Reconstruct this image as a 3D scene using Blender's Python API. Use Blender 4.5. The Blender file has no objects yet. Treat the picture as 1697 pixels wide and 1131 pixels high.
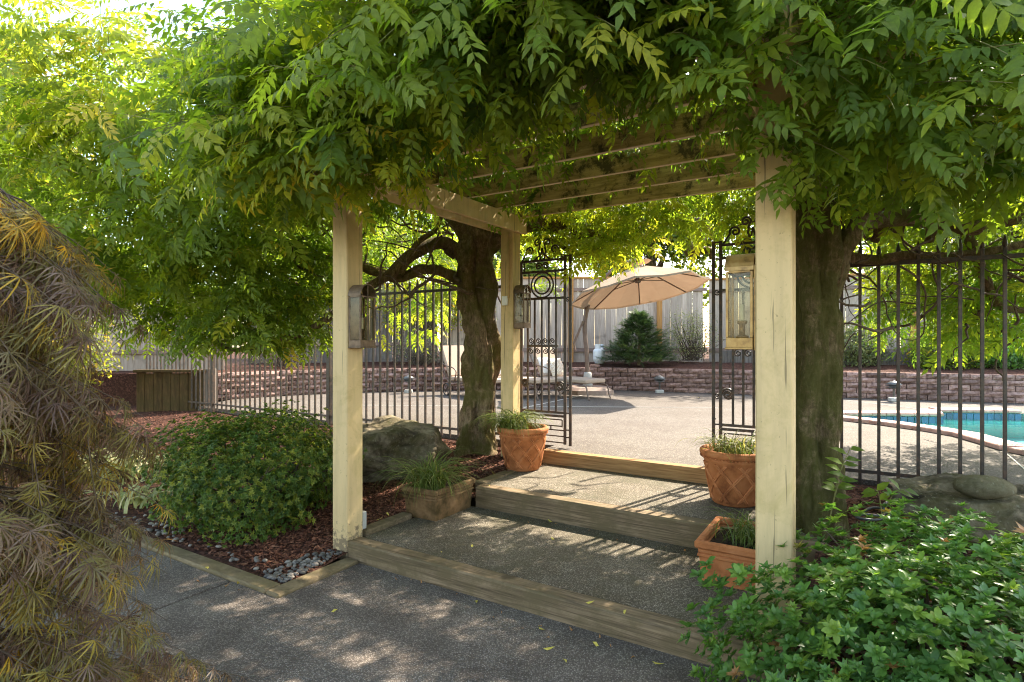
import bpy, bmesh, math, random
import numpy as np
from mathutils import Vector, Matrix, noise as mnoise
from mathutils.geometry import tessellate_polygon
R = math.radians
rng = np.random.default_rng(11); random.seed(11)
scene = bpy.context.scene
C = scene.collection

# ------------------------------------------------------------------ camera, sky, sun, exposure
F = 20.0 / 36.0 * 1697.0            # focal length in photo pixels
CAMZ = 1.6
cam_d = bpy.data.cameras.new('camera'); cam_d.lens = 20.0; cam_d.sensor_width = 36.0
cam_d.clip_start = 0.05; cam_d.clip_end = 600.0
cam = bpy.data.objects.new('camera', cam_d); C.objects.link(cam)
cam.location = (0, 0, CAMZ); cam.rotation_euler = (R(90), 0, 0)
scene.camera = cam

SUN_EL, SUN_AZ = 44.0, 48.2         # azimuth clockwise from +Y
world = bpy.data.worlds.new('World'); scene.world = world; world.use_nodes = True
wn = world.node_tree; bg = wn.nodes['Background']
sky = wn.nodes.new('ShaderNodeTexSky'); sky.sky_type = 'NISHITA'; sky.sun_disc = False
sky.sun_elevation = R(SUN_EL); sky.sun_rotation = R(SUN_AZ)
sky.air_density = 1.0; sky.dust_density = 1.3; sky.ozone_density = 0.8
hz = wn.nodes.new('ShaderNodeMix'); hz.data_type = 'RGBA'; hz.blend_type = 'MULTIPLY'; hz.inputs[0].default_value = 1.0   # warm tint added over the whole sky to warm the shade
hz.inputs[7].default_value = (1.0, 0.90, 0.75, 1); wn.links.new(sky.outputs[0], hz.inputs[6]); wn.links.new(hz.outputs[2], bg.inputs[0]); bg.inputs[1].default_value = 0.15
sd = bpy.data.lights.new('sun', 'SUN'); sd.energy = 2.7; sd.angle = R(0.53); sd.color = (1.0, 0.90, 0.74)
sun = bpy.data.objects.new('sun', sd); C.objects.link(sun)
sdir = Vector((math.sin(R(SUN_AZ)) * math.cos(R(SUN_EL)), math.cos(R(SUN_AZ)) * math.cos(R(SUN_EL)), math.sin(R(SUN_EL))))
sun.rotation_euler = sdir.to_track_quat('Z', 'Y').to_euler(); sun.location = (8, 8, 12)
vs = scene.view_settings
vs.view_transform = 'Standard'; vs.look = 'None'; vs.gamma = 1.0; vs.use_curve_mapping = False
vs.exposure = 2.8
cy = scene.cycles
cy.max_bounces = 10; cy.diffuse_bounces = 5; cy.glossy_bounces = 3; cy.transmission_bounces = 6
cy.transparent_max_bounces = 12; cy.caustics_reflective = False; cy.caustics_refractive = False
cy.sample_clamp_indirect = 6.0; cy.filter_width = 1.1

# ------------------------------------------------------------------ frames and small helpers
D1 = np.array([0.848, -0.530]); D2 = np.array([0.530, 0.848]); O2 = np.array([-1.21, 4.17])
ANG = math.atan2(D1[1], D1[0])
ZA, ZB, ZC = 0.128, 0.305, 0.433    # the two landings and the pool deck
def W(u, v, z=0.0):
    p = O2 + D1 * u + D2 * v
    return np.array([p[0], p[1], z])
def UV(x, y):
    d = np.array([x, y]) - O2
    return float(d @ D1), float(d @ D2)
def at(px, py, Y):
    return np.array([(px - 848.5) / F * Y, Y, CAMZ - (py - 565.5) / F * Y])
def gp(px, py, z):
    Y = F * (CAMZ - z) / (py - 565.5)
    return np.array([(px - 848.5) / F * Y, Y, z])

def tag(o, label=None, cat=None, group=None, kind=None):
    if label: o['label'] = label
    if cat: o['category'] = cat
    if group: o['group'] = group
    if kind: o['kind'] = kind
    return o
def thing(name, label, cat, loc=(0, 0, 0), rz=0.0, group=None):
    o = bpy.data.objects.new(name, None); C.objects.link(o)
    o.empty_display_size = 0.2
    o.location = tuple(float(a) for a in loc); o.rotation_euler = (0, 0, rz)
    return tag(o, label, cat, group)
def root_of(p):
    while p.parent is not None: p = p.parent
    return p
def link(name, me, parent=None):
    o = bpy.data.objects.new(name, me); C.objects.link(o)
    if parent is not None: o.parent = parent
    return o
def piece(name, me, parent, M):
    """a piece with its own world matrix M under a parent (roots are unrotated)"""
    o = link(name, me, parent)
    if parent is not None:
        M = Matrix.Translation(-Vector(root_of(parent).location)) @ M
    o.matrix_basis = M
    return o
def to_mesh(name, V, faces, mat, smooth=False):
    me = bpy.data.meshes.new(name)
    me.from_pydata([tuple(map(float, v)) for v in V], [], faces)
    bm = bmesh.new(); bm.from_mesh(me); bmesh.ops.recalc_face_normals(bm, faces=bm.faces); bm.to_mesh(me); bm.free()
    if mat: me.materials.append(mat)
    if smooth: me.polygons.foreach_set('use_smooth', [True] * len(me.polygons))
    me.update()
    return me
def fast_mesh(name, V, T, mat, tint=None, smooth=False):
    V = np.asarray(V, dtype=np.float32); T = np.asarray(T, dtype=np.int32)
    me = bpy.data.meshes.new(name)
    me.vertices.add(len(V)); me.vertices.foreach_set('co', V.ravel())
    me.loops.add(T.size); me.loops.foreach_set('vertex_index', T.ravel())
    me.polygons.add(len(T))
    me.polygons.foreach_set('loop_start', np.arange(0, T.size, 3, dtype=np.int32))
    if smooth: me.polygons.foreach_set('use_smooth', np.ones(len(T), dtype=bool))
    if tint is not None:
        a = me.attributes.new('tint', 'FLOAT', 'POINT'); a.data.foreach_set('value', np.asarray(tint, dtype=np.float32))
    if mat: me.materials.append(mat)
    me.update(calc_edges=True); me.validate()
    return me

class MB:
    """collects shapes, then links them as ONE mesh object. uv=True: coordinates are (u, v, z) of the pergola frame"""
    def __init__(s, uv=False): s.V = []; s.Fc = []; s.uv = uv
    def add(s, V, Fc):
        n = len(s.V); s.V.extend([np.array(v, dtype=float) for v in V])
        s.Fc.extend([tuple(i + n for i in f) for f in Fc])
    def box(s, lo, hi, b=0.006):
        (x0, y0, z0), (x1, y1, z1) = lo, hi
        c = ((x0 + x1) / 2, (y0 + y1) / 2, (z0 + z1) / 2)
        V, Fc = chamfer(x1 - x0, y1 - y0, z1 - z0, b)
        s.add([v + np.array(c) for v in V], Fc)
    def obox(s, c, size, M3, b=0.004):
        V, Fc = chamfer(*size, b)
        s.add([np.array(M3) @ v + np.array(c) for v in V], Fc)
    def beam(s, p0, p1, w, h=None, up=(0, 0, 1), b=0.0015):
        h = h or w
        p0 = np.array(p0, float); p1 = np.array(p1, float); d = p1 - p0; L = np.linalg.norm(d)
        if L < 1e-6: return
        x = d / L; upv = np.array(up, float)
        if abs(x @ upv) > 0.95: upv = np.array([0.3, 1.0, 0.0])
        y = np.cross(upv, x); y /= np.linalg.norm(y); z = np.cross(x, y)
        s.obox((p0 + p1) / 2, (L, w, h), np.column_stack([x, y, z]), min(b, w / 4, h / 4))
    def tube(s, pts, r, n=6, caps=True):
        V, Fc = tube(pts, r, n, caps); s.add(V, Fc)
    def lathe(s, prof, c=(0, 0, 0), n=32):
        c = np.array(c, float); V = []; Fc = []
        for (r, z) in prof:
            for i in range(n):
                a = 2 * math.pi * i / n; V.append(c + np.array([r * math.cos(a), r * math.sin(a), z]))
        for k in range(len(prof) - 1):
            for i in range(n):
                j = (i + 1) % n; Fc.append((k * n + i, k * n + j, (k + 1) * n + j, (k + 1) * n + i))
        s.add(V, Fc)
    def verts(s):
        V = np.array(s.V)
        if s.uv and len(V):
            xy = O2 + V[:, :1] * D1 + V[:, 1:2] * D2
            V = np.column_stack([xy, V[:, 2]])
        return V
    def build(s, name, mat, parent=None, smooth=False, local=False):
        V = s.verts()
        if parent is not None and not local:
            r = root_of(parent); V = V - np.array(r.location)
            a = -r.rotation_euler.z
            if abs(a) > 1e-6:
                c_, s_ = math.cos(a), math.sin(a)
                V = np.column_stack([V[:, 0] * c_ - V[:, 1] * s_, V[:, 0] * s_ + V[:, 1] * c_, V[:, 2]])
        return link(name, to_mesh(name, V, s.Fc, mat, smooth), parent)
def chamfer(sx, sy, sz, b):
    hx, hy, hz = sx / 2, sy / 2, sz / 2; b = min(b, hx * .45, hy * .45, hz * .45)
    V = []; idx = {}
    for i, X in ((-1, -hx), (1, hx)):
        for j, Y in ((-1, -hy), (1, hy)):
            for k, Z in ((-1, -hz), (1, hz)):
                idx[i, j, k, 0] = len(V); V.append(np.array([X, Y - j * b, Z - k * b]))
                idx[i, j, k, 1] = len(V); V.append(np.array([X - i * b, Y, Z - k * b]))
                idx[i, j, k, 2] = len(V); V.append(np.array([X - i * b, Y - j * b, Z]))
    Fc = []
    q = [(-1, -1), (1, -1), (1, 1), (-1, 1)]
    for sgn in (-1, 1):
        f = [idx[sgn, a, c, 0] for a, c in q]; Fc.append(tuple(f if sgn > 0 else f[::-1]))
        f = [idx[a, sgn, c, 1] for a, c in q]; Fc.append(tuple(f[::-1] if sgn > 0 else f))
        f = [idx[a, c, sgn, 2] for a, c in q]; Fc.append(tuple(f if sgn > 0 else f[::-1]))
    for a in (-1, 1):
        for c in (-1, 1):
            def ed(f, flip): Fc.append(tuple(f[::-1] if flip else f))
            ed([idx[-1, a, c, 1], idx[1, a, c, 1], idx[1, a, c, 2], idx[-1, a, c, 2]], a * c > 0)
            ed([idx[a, -1, c, 0], idx[a, 1, c, 0], idx[a, 1, c, 2], idx[a, -1, c, 2]], a * c < 0)
            ed([idx[a, c, -1, 0], idx[a, c, 1, 0], idx[a, c, 1, 1], idx[a, c, -1, 1]], a * c > 0)
            for k in (-1, 1):
                f = (idx[a, c, k, 0], idx[a, c, k, 1], idx[a, c, k, 2])
                Fc.append(f if a * c * k > 0 else f[::-1])
    return V, Fc
def frames(P):
    P = np.asarray(P, float); T = np.gradient(P, axis=0); T /= np.linalg.norm(T, axis=1)[:, None] + 1e-12
    up = np.array([0, 0, 1.0]) if abs(T[0][2]) < 0.9 else np.array([1.0, 0, 0])
    N = np.cross(T[0], up); N /= np.linalg.norm(N); out = []
    for t in T:
        N = N - t * (N @ t); N /= np.linalg.norm(N) + 1e-12; out.append((N.copy(), np.cross(t, N)))
    return P, out
def tube(pts, r, n=6, caps=True):
    P, fr = frames(pts); m = len(P)
    r = np.broadcast_to(np.asarray(r, float), (m,)); V = []; Fc = []
    for k in range(m):
        N, B = fr[k]
        for i in range(n):
            a = 2 * math.pi * i / n; V.append(P[k] + r[k] * (math.cos(a) * N + math.sin(a) * B))
    for k in range(m - 1):
        for i in range(n):
            j = (i + 1) % n; Fc.append((k * n + i, k * n + j, (k + 1) * n + j, (k + 1) * n + i))
    if caps: Fc.append(tuple(range(n))[::-1]); Fc.append(tuple((m - 1) * n + i for i in range(n)))
    return V, Fc
def spline(ctrl, n=24):
    P = np.asarray(ctrl, float); m = len(P)
    if m < 3: return np.array([P[0] + (P[-1] - P[0]) * t for t in np.linspace(0, 1, n)])
    Q = np.vstack([2 * P[0] - P[1], P, 2 * P[-1] - P[-2]]); out = []
    for s in np.linspace(0, m - 1 - 1e-6, n):
        i = int(s); t = s - i; a, b, c, d = Q[i], Q[i + 1], Q[i + 2], Q[i + 3]
        out.append(0.5 * (2 * b + (c - a) * t + (2 * a - 5 * b + 4 * c - d) * t * t + (3 * b - a - 3 * c + d) * t ** 3))
    return np.array(out)

# ------------------------------------------------------------------ materials
def nd(nt, t, ins=None, **props):
    n = nt.nodes.new(t)
    for k, v in props.items(): setattr(n, k, v)
    for k, v in (ins or {}).items():
        if isinstance(v, bpy.types.NodeSocket): nt.links.new(v, n.inputs[k])
        else: n.inputs[k].default_value = v
    return n
def ramp(nt, fac, stops, interp='LINEAR'):
    n = nt.nodes.new('ShaderNodeValToRGB'); e = n.color_ramp.elements; n.color_ramp.interpolation = interp
    while len(e) < len(stops): e.new(0.5)
    for k, (p, c) in enumerate(stops):
        e[k].position = p; e[k].color = (c, c, c, 1) if isinstance(c, (int, float)) else (*c, 1)
    nt.links.new(fac, n.inputs[0]); return n.outputs[0]
def mix(nt, fac, a, b, mode='MIX'):
    n = nt.nodes.new('ShaderNodeMix'); n.data_type = 'RGBA'; n.blend_type = mode
    for i, v in ((0, fac), (6, a), (7, b)):
        if isinstance(v, bpy.types.NodeSocket): nt.links.new(v, n.inputs[i])
        else: n.inputs[i].default_value = v if i == 0 else (*v, 1)
    return n.outputs[2]
def newmat(name, rough=0.7, spec=0.3):
    m = bpy.data.materials.new(name); m.use_nodes = True; nt = m.node_tree; b = nt.nodes['Principled BSDF']
    b.inputs['Roughness'].default_value = rough; b.inputs['Specular IOR Level'].default_value = spec
    return m, nt, b
def pos(nt, scale=(1, 1, 1), rot=0.0):
    v = nd(nt, 'ShaderNodeNewGeometry').outputs['Position']
    if rot: v = nd(nt, 'ShaderNodeMapping', {'Vector': v, 'Rotation': (0, 0, rot)}).outputs[0]
    if scale != (1, 1, 1): v = nd(nt, 'ShaderNodeVectorMath', {0: v, 1: scale}, operation='MULTIPLY').outputs[0]
    return v
def noise(nt, v, scale, detail=4, rough=0.6, dist=0.0):
    return nd(nt, 'ShaderNodeTexNoise', {'Vector': v, 'Scale': scale, 'Detail': detail, 'Roughness': rough, 'Distortion': dist}).outputs[0]
def bump(nt, b, h, strength=0.4, dist=0.01):
    n = nd(nt, 'ShaderNodeBump', {'Height': h, 'Strength': strength, 'Distance': dist})
    nt.links.new(n.outputs[0], b.inputs['Normal'])
def setc(nt, b, c): nt.links.new(c, b.inputs['Base Color'])
def objrand(nt): return nd(nt, 'ShaderNodeObjectInfo').outputs['Random']

def m_aggregate(name, cols, stain, scale=95.0, moss=None):
    m, nt, b = newmat(name, 0.85, 0.25); v = pos(nt)
    vo = nd(nt, 'ShaderNodeTexVoronoi', {'Vector': v, 'Scale': scale, 'Randomness': 1.0})
    sep = nd(nt, 'ShaderNodeSeparateColor', {0: vo.outputs['Color']}).outputs[0]
    c = ramp(nt, sep, [(i / (len(cols) - 1), k) for i, k in enumerate(cols)])
    edge = ramp(nt, vo.outputs['Distance'], [(0.25, 0.0), (0.62, 1.0)])
    c = mix(nt, edge, c, cols[0])
    big = ramp(nt, noise(nt, v, 1.7, 8, 0.7), [(0.42, 0.0), (0.60, 1.0)])
    c = mix(nt, big, c, mix(nt, 0.75, c, stain, 'MULTIPLY'))
    if moss:
        g = ramp(nt, noise(nt, v, 2.6, 6, 0.7, 0.4), [(0.47, 0.0), (0.66, 0.75)])
        c = mix(nt, g, c, moss)
    setc(nt, b, c)
    inv = nd(nt, 'ShaderNodeMath', {0: 1.0, 1: vo.outputs['Distance']}, operation='SUBTRACT').outputs[0]
    bump(nt, b, inv, 0.55, 0.006); return m
M_path = m_aggregate('path_aggregate', [(.120, .097, .080), (.185, .152, .127), (.245, .205, .175), (.305, .260, .222), (.39, .335, .285)], (.55, .52, .52), 118.0)
M_land = m_aggregate('landing_aggregate', [(.092, .076, .055), (.165, .138, .103), (.235, .20, .152), (.31, .268, .212), (.41, .36, .295)], (.6, .56, .48), 112.0, moss=(.075, .068, .038))
M_deck = m_aggregate('deck_aggregate', [(.090, .075, .063), (.124, .106, .090), (.154, .134, .115), (.190, .167, .145), (.26, .232, .20)], (.78, .74, .72), 70.0)

def m_wood(name, dark, light, axis_rot, stretch, moss=None, knots=True, rand=0.0, rough=0.8):
    m, nt, b = newmat(name, rough, 0.2); v = pos(nt, stretch, axis_rot)
    g = noise(nt, v, 1.0, 7, 0.65, 0.6)
    c = ramp(nt, g, [(0.34, dark), (0.5, tuple(a * .45 + d * .55 for a, d in zip(dark, light))), (0.64, light)])
    w = pos(nt)
    if moss:
        g2 = ramp(nt, noise(nt, w, 5.0, 6, 0.7), [(0.42, 0.0), (0.62, 0.85)])
        c = mix(nt, g2, c, moss)
    if rand:
        r_ = nd(nt, 'ShaderNodeMapRange', {0: objrand(nt), 1: 0.0, 2: 1.0, 3: 1 - rand, 4: 1 + rand * .6}).outputs[0]
        cmb = nd(nt, 'ShaderNodeCombineColor', {0: r_, 1: r_, 2: r_}).outputs[0]
        c = mix(nt, 1.0, c, cmb, 'MULTIPLY')
    if knots:
        k = ramp(nt, noise(nt, w, 3.3, 2, 0.5), [(0.66, 0.0), (0.74, 0.6)])
        c = mix(nt, k, c, tuple(a * 0.5 for a in dark))
    setc(nt, b, c); bump(nt, b, g, 0.5, 0.006); return m
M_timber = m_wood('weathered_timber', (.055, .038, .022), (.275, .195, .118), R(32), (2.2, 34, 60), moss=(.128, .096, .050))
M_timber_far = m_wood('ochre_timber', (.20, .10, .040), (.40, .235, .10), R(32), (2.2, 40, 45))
M_timber_kerb = m_wood('kerb_timber', (.11, .080, .045), (.27, .20, .115), R(32), (6, 12, 45), moss=(.15, .115, .055))
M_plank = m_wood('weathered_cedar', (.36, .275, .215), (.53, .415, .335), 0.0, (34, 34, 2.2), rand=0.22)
M_plank_dark = m_wood('dark_cedar', (.10, .082, .07), (.23, .195, .17), 0.0, (34, 34, 2.2), rand=0.25)  # darker tone of the cedar planks
M_post_or = m_wood('orange_cedar', (.30, .13, .035), (.50, .25, .085), 0.0, (40, 40, 2.0))
M_rail = m_wood('fence_rail', (.15, .095, .075), (.30, .21, .17), 0.0, (2, 30, 30))
M_oldwall = m_wood('mossy_boards', (.04, .024, .010), (.11, .066, .026), 0.0, (30, 30, 3), moss=(.06, .043, .014))

def m_paint(name, base, dirt, moss_amt):
    m, nt, b = newmat(name, 0.55, 0.35); v = pos(nt)
    g = noise(nt, pos(nt, (14, 14, 1.6)), 1.0, 6, 0.65)
    c = ramp(nt, g, [(0.30, tuple(a * .80 for a in base)), (0.55, base), (0.8, tuple(min(1, a * 1.06) for a in base))])
    d = ramp(nt, noise(nt, v, 3.2, 8, 0.72, 0.5), [(0.50, 0.0), (0.72, moss_amt)])
    c = mix(nt, d, c, dirt)
    chk = ramp(nt, noise(nt, pos(nt, (38, 38, .9)), 1.0, 3, 0.6), [(0.655, 0.0), (0.675, 0.75)])
    c = mix(nt, chk, c, (.12, .085, .04))
    spots = ramp(nt, noise(nt, v, 55.0, 3, 0.6), [(0.66, 0.0), (0.74, 0.6)])
    c = mix(nt, spots, c, tuple(a * .45 for a in dirt))
    z = nd(nt, 'ShaderNodeSeparateXYZ', {0: v}).outputs[2]
    peel = nd(nt, 'ShaderNodeMath', {0: noise(nt, v, 26.0, 6, 0.7), 1: z}, operation='SUBTRACT').outputs[0]
    peel = ramp(nt, peel, [(0.30, 0.0), (0.40, 0.85)])
    c = mix(nt, peel, c, (.17, .125, .08))
    setc(nt, b, c); bump(nt, b, g, 0.25, 0.003); return m
M_paint = m_paint('cream_paint', (.66, .48, .245), (.36, .27, .085), 0.6)
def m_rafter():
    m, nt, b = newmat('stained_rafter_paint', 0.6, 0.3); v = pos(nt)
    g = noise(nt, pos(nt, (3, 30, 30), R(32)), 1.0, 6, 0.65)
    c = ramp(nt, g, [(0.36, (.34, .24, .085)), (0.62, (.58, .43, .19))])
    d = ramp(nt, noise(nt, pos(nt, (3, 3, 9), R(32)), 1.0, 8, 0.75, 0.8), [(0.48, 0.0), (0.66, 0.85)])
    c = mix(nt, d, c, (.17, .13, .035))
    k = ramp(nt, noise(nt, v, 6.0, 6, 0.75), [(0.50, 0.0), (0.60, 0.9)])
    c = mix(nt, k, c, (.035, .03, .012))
    nz = nd(nt, 'ShaderNodeSeparateXYZ', {0: nd(nt, 'ShaderNodeNewGeometry').outputs['Normal']}).outputs[2]     # paler undersides: bounce light from the deck put into the paint colour
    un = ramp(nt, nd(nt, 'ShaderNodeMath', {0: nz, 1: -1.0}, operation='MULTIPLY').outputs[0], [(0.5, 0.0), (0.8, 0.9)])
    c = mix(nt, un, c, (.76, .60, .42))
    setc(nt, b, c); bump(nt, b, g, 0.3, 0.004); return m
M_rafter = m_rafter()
def m_simple(name, cols, scale=8.0, rough=0.6, spec=0.3, bmp=0.2, bd=0.005, detail=5, metallic=0.0, rand=0.0):
    m, nt, b = newmat(name, rough, spec); v = pos(nt)
    g = noise(nt, v, scale, detail, 0.65)
    n = len(cols); c = ramp(nt, g, [(0.36 + 0.28 * i / max(1, n - 1), k) for i, k in enumerate(cols)])
    if rand:
        r_ = nd(nt, 'ShaderNodeMapRange', {0: objrand(nt), 1: 0.0, 2: 1.0, 3: 1 - rand, 4: 1 + rand * .7}).outputs[0]
        cmb = nd(nt, 'ShaderNodeCombineColor', {0: r_, 1: r_, 2: r_}).outputs[0]
        c = mix(nt, 1.0, c, cmb, 'MULTIPLY')
    setc(nt, b, c); b.inputs['Metallic'].default_value = metallic
    if bmp: bump(nt, b, g, bmp, bd)
    return m
M_iron = m_simple('wrought_iron', [(.022, .015, .012), (.04, .027, .020), (.085, .045, .026)], 22, 0.45, 0.5, 0.15, 0.002)
M_copper = m_simple('aged_copper', [(.075, .052, .038), (.16, .105, .07), (.22, .15, .10)], 14, 0.5, 0.4, 0.1, 0.002, metallic=0.4)
M_copper_sunlit = m_simple('sunlit_copper', [(.16, .09, .03), (.32, .185, .055), (.40, .25, .085)], 14, 0.42, 0.5, 0.1, 0.002, metallic=0.4)  # same copper with golden sunlight put into its colour, right lantern only
M_terra = m_simple('terracotta', [(.24, .08, .028), (.43, .155, .055), (.50, .20, .08)], 5.5, 0.8, 0.2, 0.2, 0.004, 7)
M_terra_old = m_simple('mossy_terracotta', [(.07, .045, .016), (.16, .095, .042), (.24, .14, .07)], 6.5, 0.85, 0.2, 0.25, 0.004, 7)
M_soil = m_simple('potting_soil', [(.02, .014, .01), (.06, .042, .03)], 40, 0.95, 0.1, 0.8, 0.02)
M_block = m_simple('split_face_block', [(.15, .088, .072), (.27, .172, .146), (.36, .24, .205)], 16, 0.9, 0.15, 0.8, 0.02, 7, rand=0.45)
M_coping = m_simple('pink_coping_brick', [(.36, .20, .165), (.50, .31, .26)], 12, 0.7, 0.25, 0.2, 0.004, rand=0.12)
M_tile = m_simple('blue_pool_tile', [(.008, .055, .13), (.012, .09, .19)], 5, 0.2, 0.5, 0.0, rand=0.25)
M_grout = m_simple('pale_grout', [(.5, .47, .43), (.62, .58, .53)], 20, 0.8, 0.2, 0.1)
M_plaster = m_simple('pool_plaster', [(.24, .70, .66), (.32, .76, .71)], 1.2, 0.7, 0.2, 0.0)
M_canvas = None
M_cushion = m_simple('beige_cushion', [(.36, .27, .205), (.44, .335, .26)], 60, 0.9, 0.1, 0.2, 0.002)
M_pillow_w = m_simple('white_pillow', [(.66, .62, .58), (.76, .72, .68)], 30, 0.9, 0.1, 0.2, 0.002)
M_pillow_p = m_simple('patterned_pillow', [(.42, .28, .18), (.66, .55, .44), (.74, .68, .6)], 45, 0.9, 0.1, 0.2, 0.002, 2)
M_brown = m_simple('brown_powder_coat', [(.13, .085, .065), (.19, .13, .10)], 10, 0.5, 0.4, 0.05)
M_base = m_simple('brown_plastic', [(.22, .155, .12), (.30, .215, .17)], 6, 0.5, 0.35, 0.05)
M_white = m_simple('white_enamel', [(.72, .72, .72), (.82, .82, .82)], 6, 0.35, 0.5, 0.0)
M_grey = m_simple('grey_plastic', [(.36, .35, .33), (.46, .45, .42)], 12, 0.6, 0.3, 0.05)
M_lampmetal = m_simple('verdigris_metal', [(.075, .07, .065), (.18, .18, .175)], 20, 0.4, 0.5, 0.1, 0.002, metallic=0.4)
M_hose = m_simple('black_hose', [(.015, .015, .015), (.035, .035, .035)], 12, 0.45, 0.4, 0.0)
M_candle = m_simple('candle_sleeve', [(.62, .56, .42), (.7, .64, .5)], 12, 0.6, 0.3, 0.0)
M_ground = m_simple('bare_soil', [(.05, .038, .026), (.10, .076, .05)], 3.0, 0.95, 0.1, 0.5, 0.03, 8)
M_pebble = m_simple('river_pebble', [(.075, .066, .060), (.16, .14, .125), (.26, .22, .185)], 9, 0.6, 0.3, 0.1, 0.002, rand=0.5)
M_chip = m_simple('bark_chip', [(.075, .030, .018), (.15, .062, .038), (.24, .12, .075)], 30, 0.9, 0.15, 0.3, 0.004)
M_dryleaf = m_simple('dry_leaf', [(.30, .14, .05), (.42, .22, .09)], 12, 0.8, 0.2, 0.2)
M_fallen = m_simple('fallen_yellow_leaf', [(.52, .42, .06), (.62, .50, .12)], 40, 0.6, 0.3, 0.1)

def m_mulch():
    m, nt, b = newmat('bark_mulch', 0.95, 0.1); v = pos(nt)
    vo = nd(nt, 'ShaderNodeTexVoronoi', {'Vector': pos(nt, (1, 1, 1)), 'Scale': 42.0})
    s = nd(nt, 'ShaderNodeSeparateColor', {0: vo.outputs['Color']}).outputs[0]
    c = ramp(nt, s, [(0, (.026, .012, .009)), (0.5, (.065, .028, .019)), (1.0, (.135, .062, .042))])
    big = ramp(nt, noise(nt, v, 1.3, 5, 0.6), [(0.4, 0.0), (0.7, 0.7)])
    c = mix(nt, big, c, (.05, .026, .018))
    setc(nt, b, c); bump(nt, b, mix(nt, 0.5, vo.outputs['Distance'], noise(nt, v, 60, 4)), 0.9, 0.02); return m
M_mulch = m_mulch()
def m_rock(name, cols, moss, amt):
    m, nt, b = newmat(name, 0.9, 0.2); v = pos(nt)
    g = noise(nt, v, 5.0, 9, 0.7, 0.6)
    c = ramp(nt, g, [(0.38, cols[0]), (0.49, cols[1]), (0.62, cols[2])])
    g2 = ramp(nt, noise(nt, v, 3.1, 7, 0.7), [(0.42, 0.0), (0.62, amt)])
    c = mix(nt, g2, c, moss)
    wv = mix(nt, 0.12, v, nd(nt, 'ShaderNodeTexNoise', {'Vector': v, 'Scale': 4.0, 'Detail': 4}).outputs[1])
    ck = nd(nt, 'ShaderNodeTexVoronoi', {'Vector': wv, 'Scale': 2.6}, feature='DISTANCE_TO_EDGE').outputs[0]
    ck = ramp(nt, ck, [(0.0, 0.0), (0.06, 1.0)])
    lich = ramp(nt, noise(nt, v, 34, 4, 0.7), [(0.60, 0.0), (0.66, 0.55)])
    c = mix(nt, lich, c, (.30, .28, .20))
    setc(nt, b, c); bump(nt, b, mix(nt, 0.08, mix(nt, 0.55, g, noise(nt, v, 24, 8, 0.8)), ck), 1.0, 0.05); return m
M_rock = m_rock('mossy_rock', [(.035, .027, .018), (.135, .106, .072), (.27, .22, .155)], (.10, .088, .028), 0.65)
M_cobble = m_rock('mossy_cobble', [(.10, .085, .05), (.17, .145, .09), (.23, .20, .13)], (.11, .10, .035), 0.5)
def m_bark(name='vine_bark', lo=.44, moss=(.105, .10, .022)):
    m, nt, b = newmat(name, 0.92, 0.15)
    g = mix(nt, 0.4, noise(nt, pos(nt, (19, 19, 4.5)), 1.0, 10, 0.78, 1.6), noise(nt, pos(nt), 16.0, 8, 0.75, 0.8))
    c = ramp(nt, g, [(0.36, (.028, .018, .011)), (0.48, (.17, .115, .068)), (0.63, (.42, .30, .185))])
    ms = ramp(nt, noise(nt, pos(nt), 3.4, 8, 0.75), [(lo, 0.0), (lo + .14, 0.8)])
    c = mix(nt, ms, c, moss)
    setc(nt, b, c); bump(nt, b, g, 1.0, 0.06); return m
M_bark = m_bark(); M_bark_moss = m_bark('mossy_bark', .36, (.075, .078, .014))
M_twig = m_simple('twig_bark', [(.07, .05, .035), (.15, .11, .075)], 30, 0.85, 0.2, 0.3)
M_shoot = m_simple('green_shoot', [(.16, .15, .05), (.24, .22, .08)], 20, 0.6, 0.3, 0.0)

def m_leaf(name, stops, trans, tw=0.42, rough=0.48, spec=0.28):
    """stops: colour over the leaf's own 'tint' attribute; trans: how far the light through it shifts to yellow"""
    m, nt, b = newmat(name, rough, spec)
    a = nd(nt, 'ShaderNodeAttribute', attribute_name='tint').outputs['Fac']
    c = ramp(nt, a, stops)
    g = ramp(nt, noise(nt, pos(nt), 38, 3, 0.6), [(0.3, .78), (0.7, 1.15)])
    c = mix(nt, 1.0, c, g, 'MULTIPLY')
    setc(nt, b, c)
    tc = mix(nt, 1.0, c, trans, 'MULTIPLY')
    t = nd(nt, 'ShaderNodeBsdfTranslucent', {'Color': tc})
    mx = nd(nt, 'ShaderNodeMixShader', {0: tw, 1: b.outputs[0], 2: t.outputs[0]})
    nt.links.new(mx.outputs[0], nt.nodes['Material Output'].inputs[0]); return m
M_wist = m_leaf('wisteria_leaf', [(0.0, (.056, .108, .020)), (0.45, (.108, .168, .025)), (0.75, (.185, .235, .032)), (0.93, (.28, .30, .040)), (1.0, (.42, .35, .08))], (3.2, 3.0, 1.1), 0.52)
M_azal = m_leaf('azalea_leaf', [(0.0, (.055, .125, .030)), (0.6, (.115, .215, .040)), (0.93, (.21, .30, .05)), (1.0, (.36, .18, .07))], (2.4, 2.6, 1.1), 0.30, 0.38, 0.38)
M_azal2 = m_leaf('small_azalea_leaf', [(0.0, (.040, .080, .016)), (0.55, (.10, .155, .026)), (1.0, (.27, .28, .045))], (2.4, 2.4, 1.0), 0.30, 0.45, 0.28)
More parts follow.
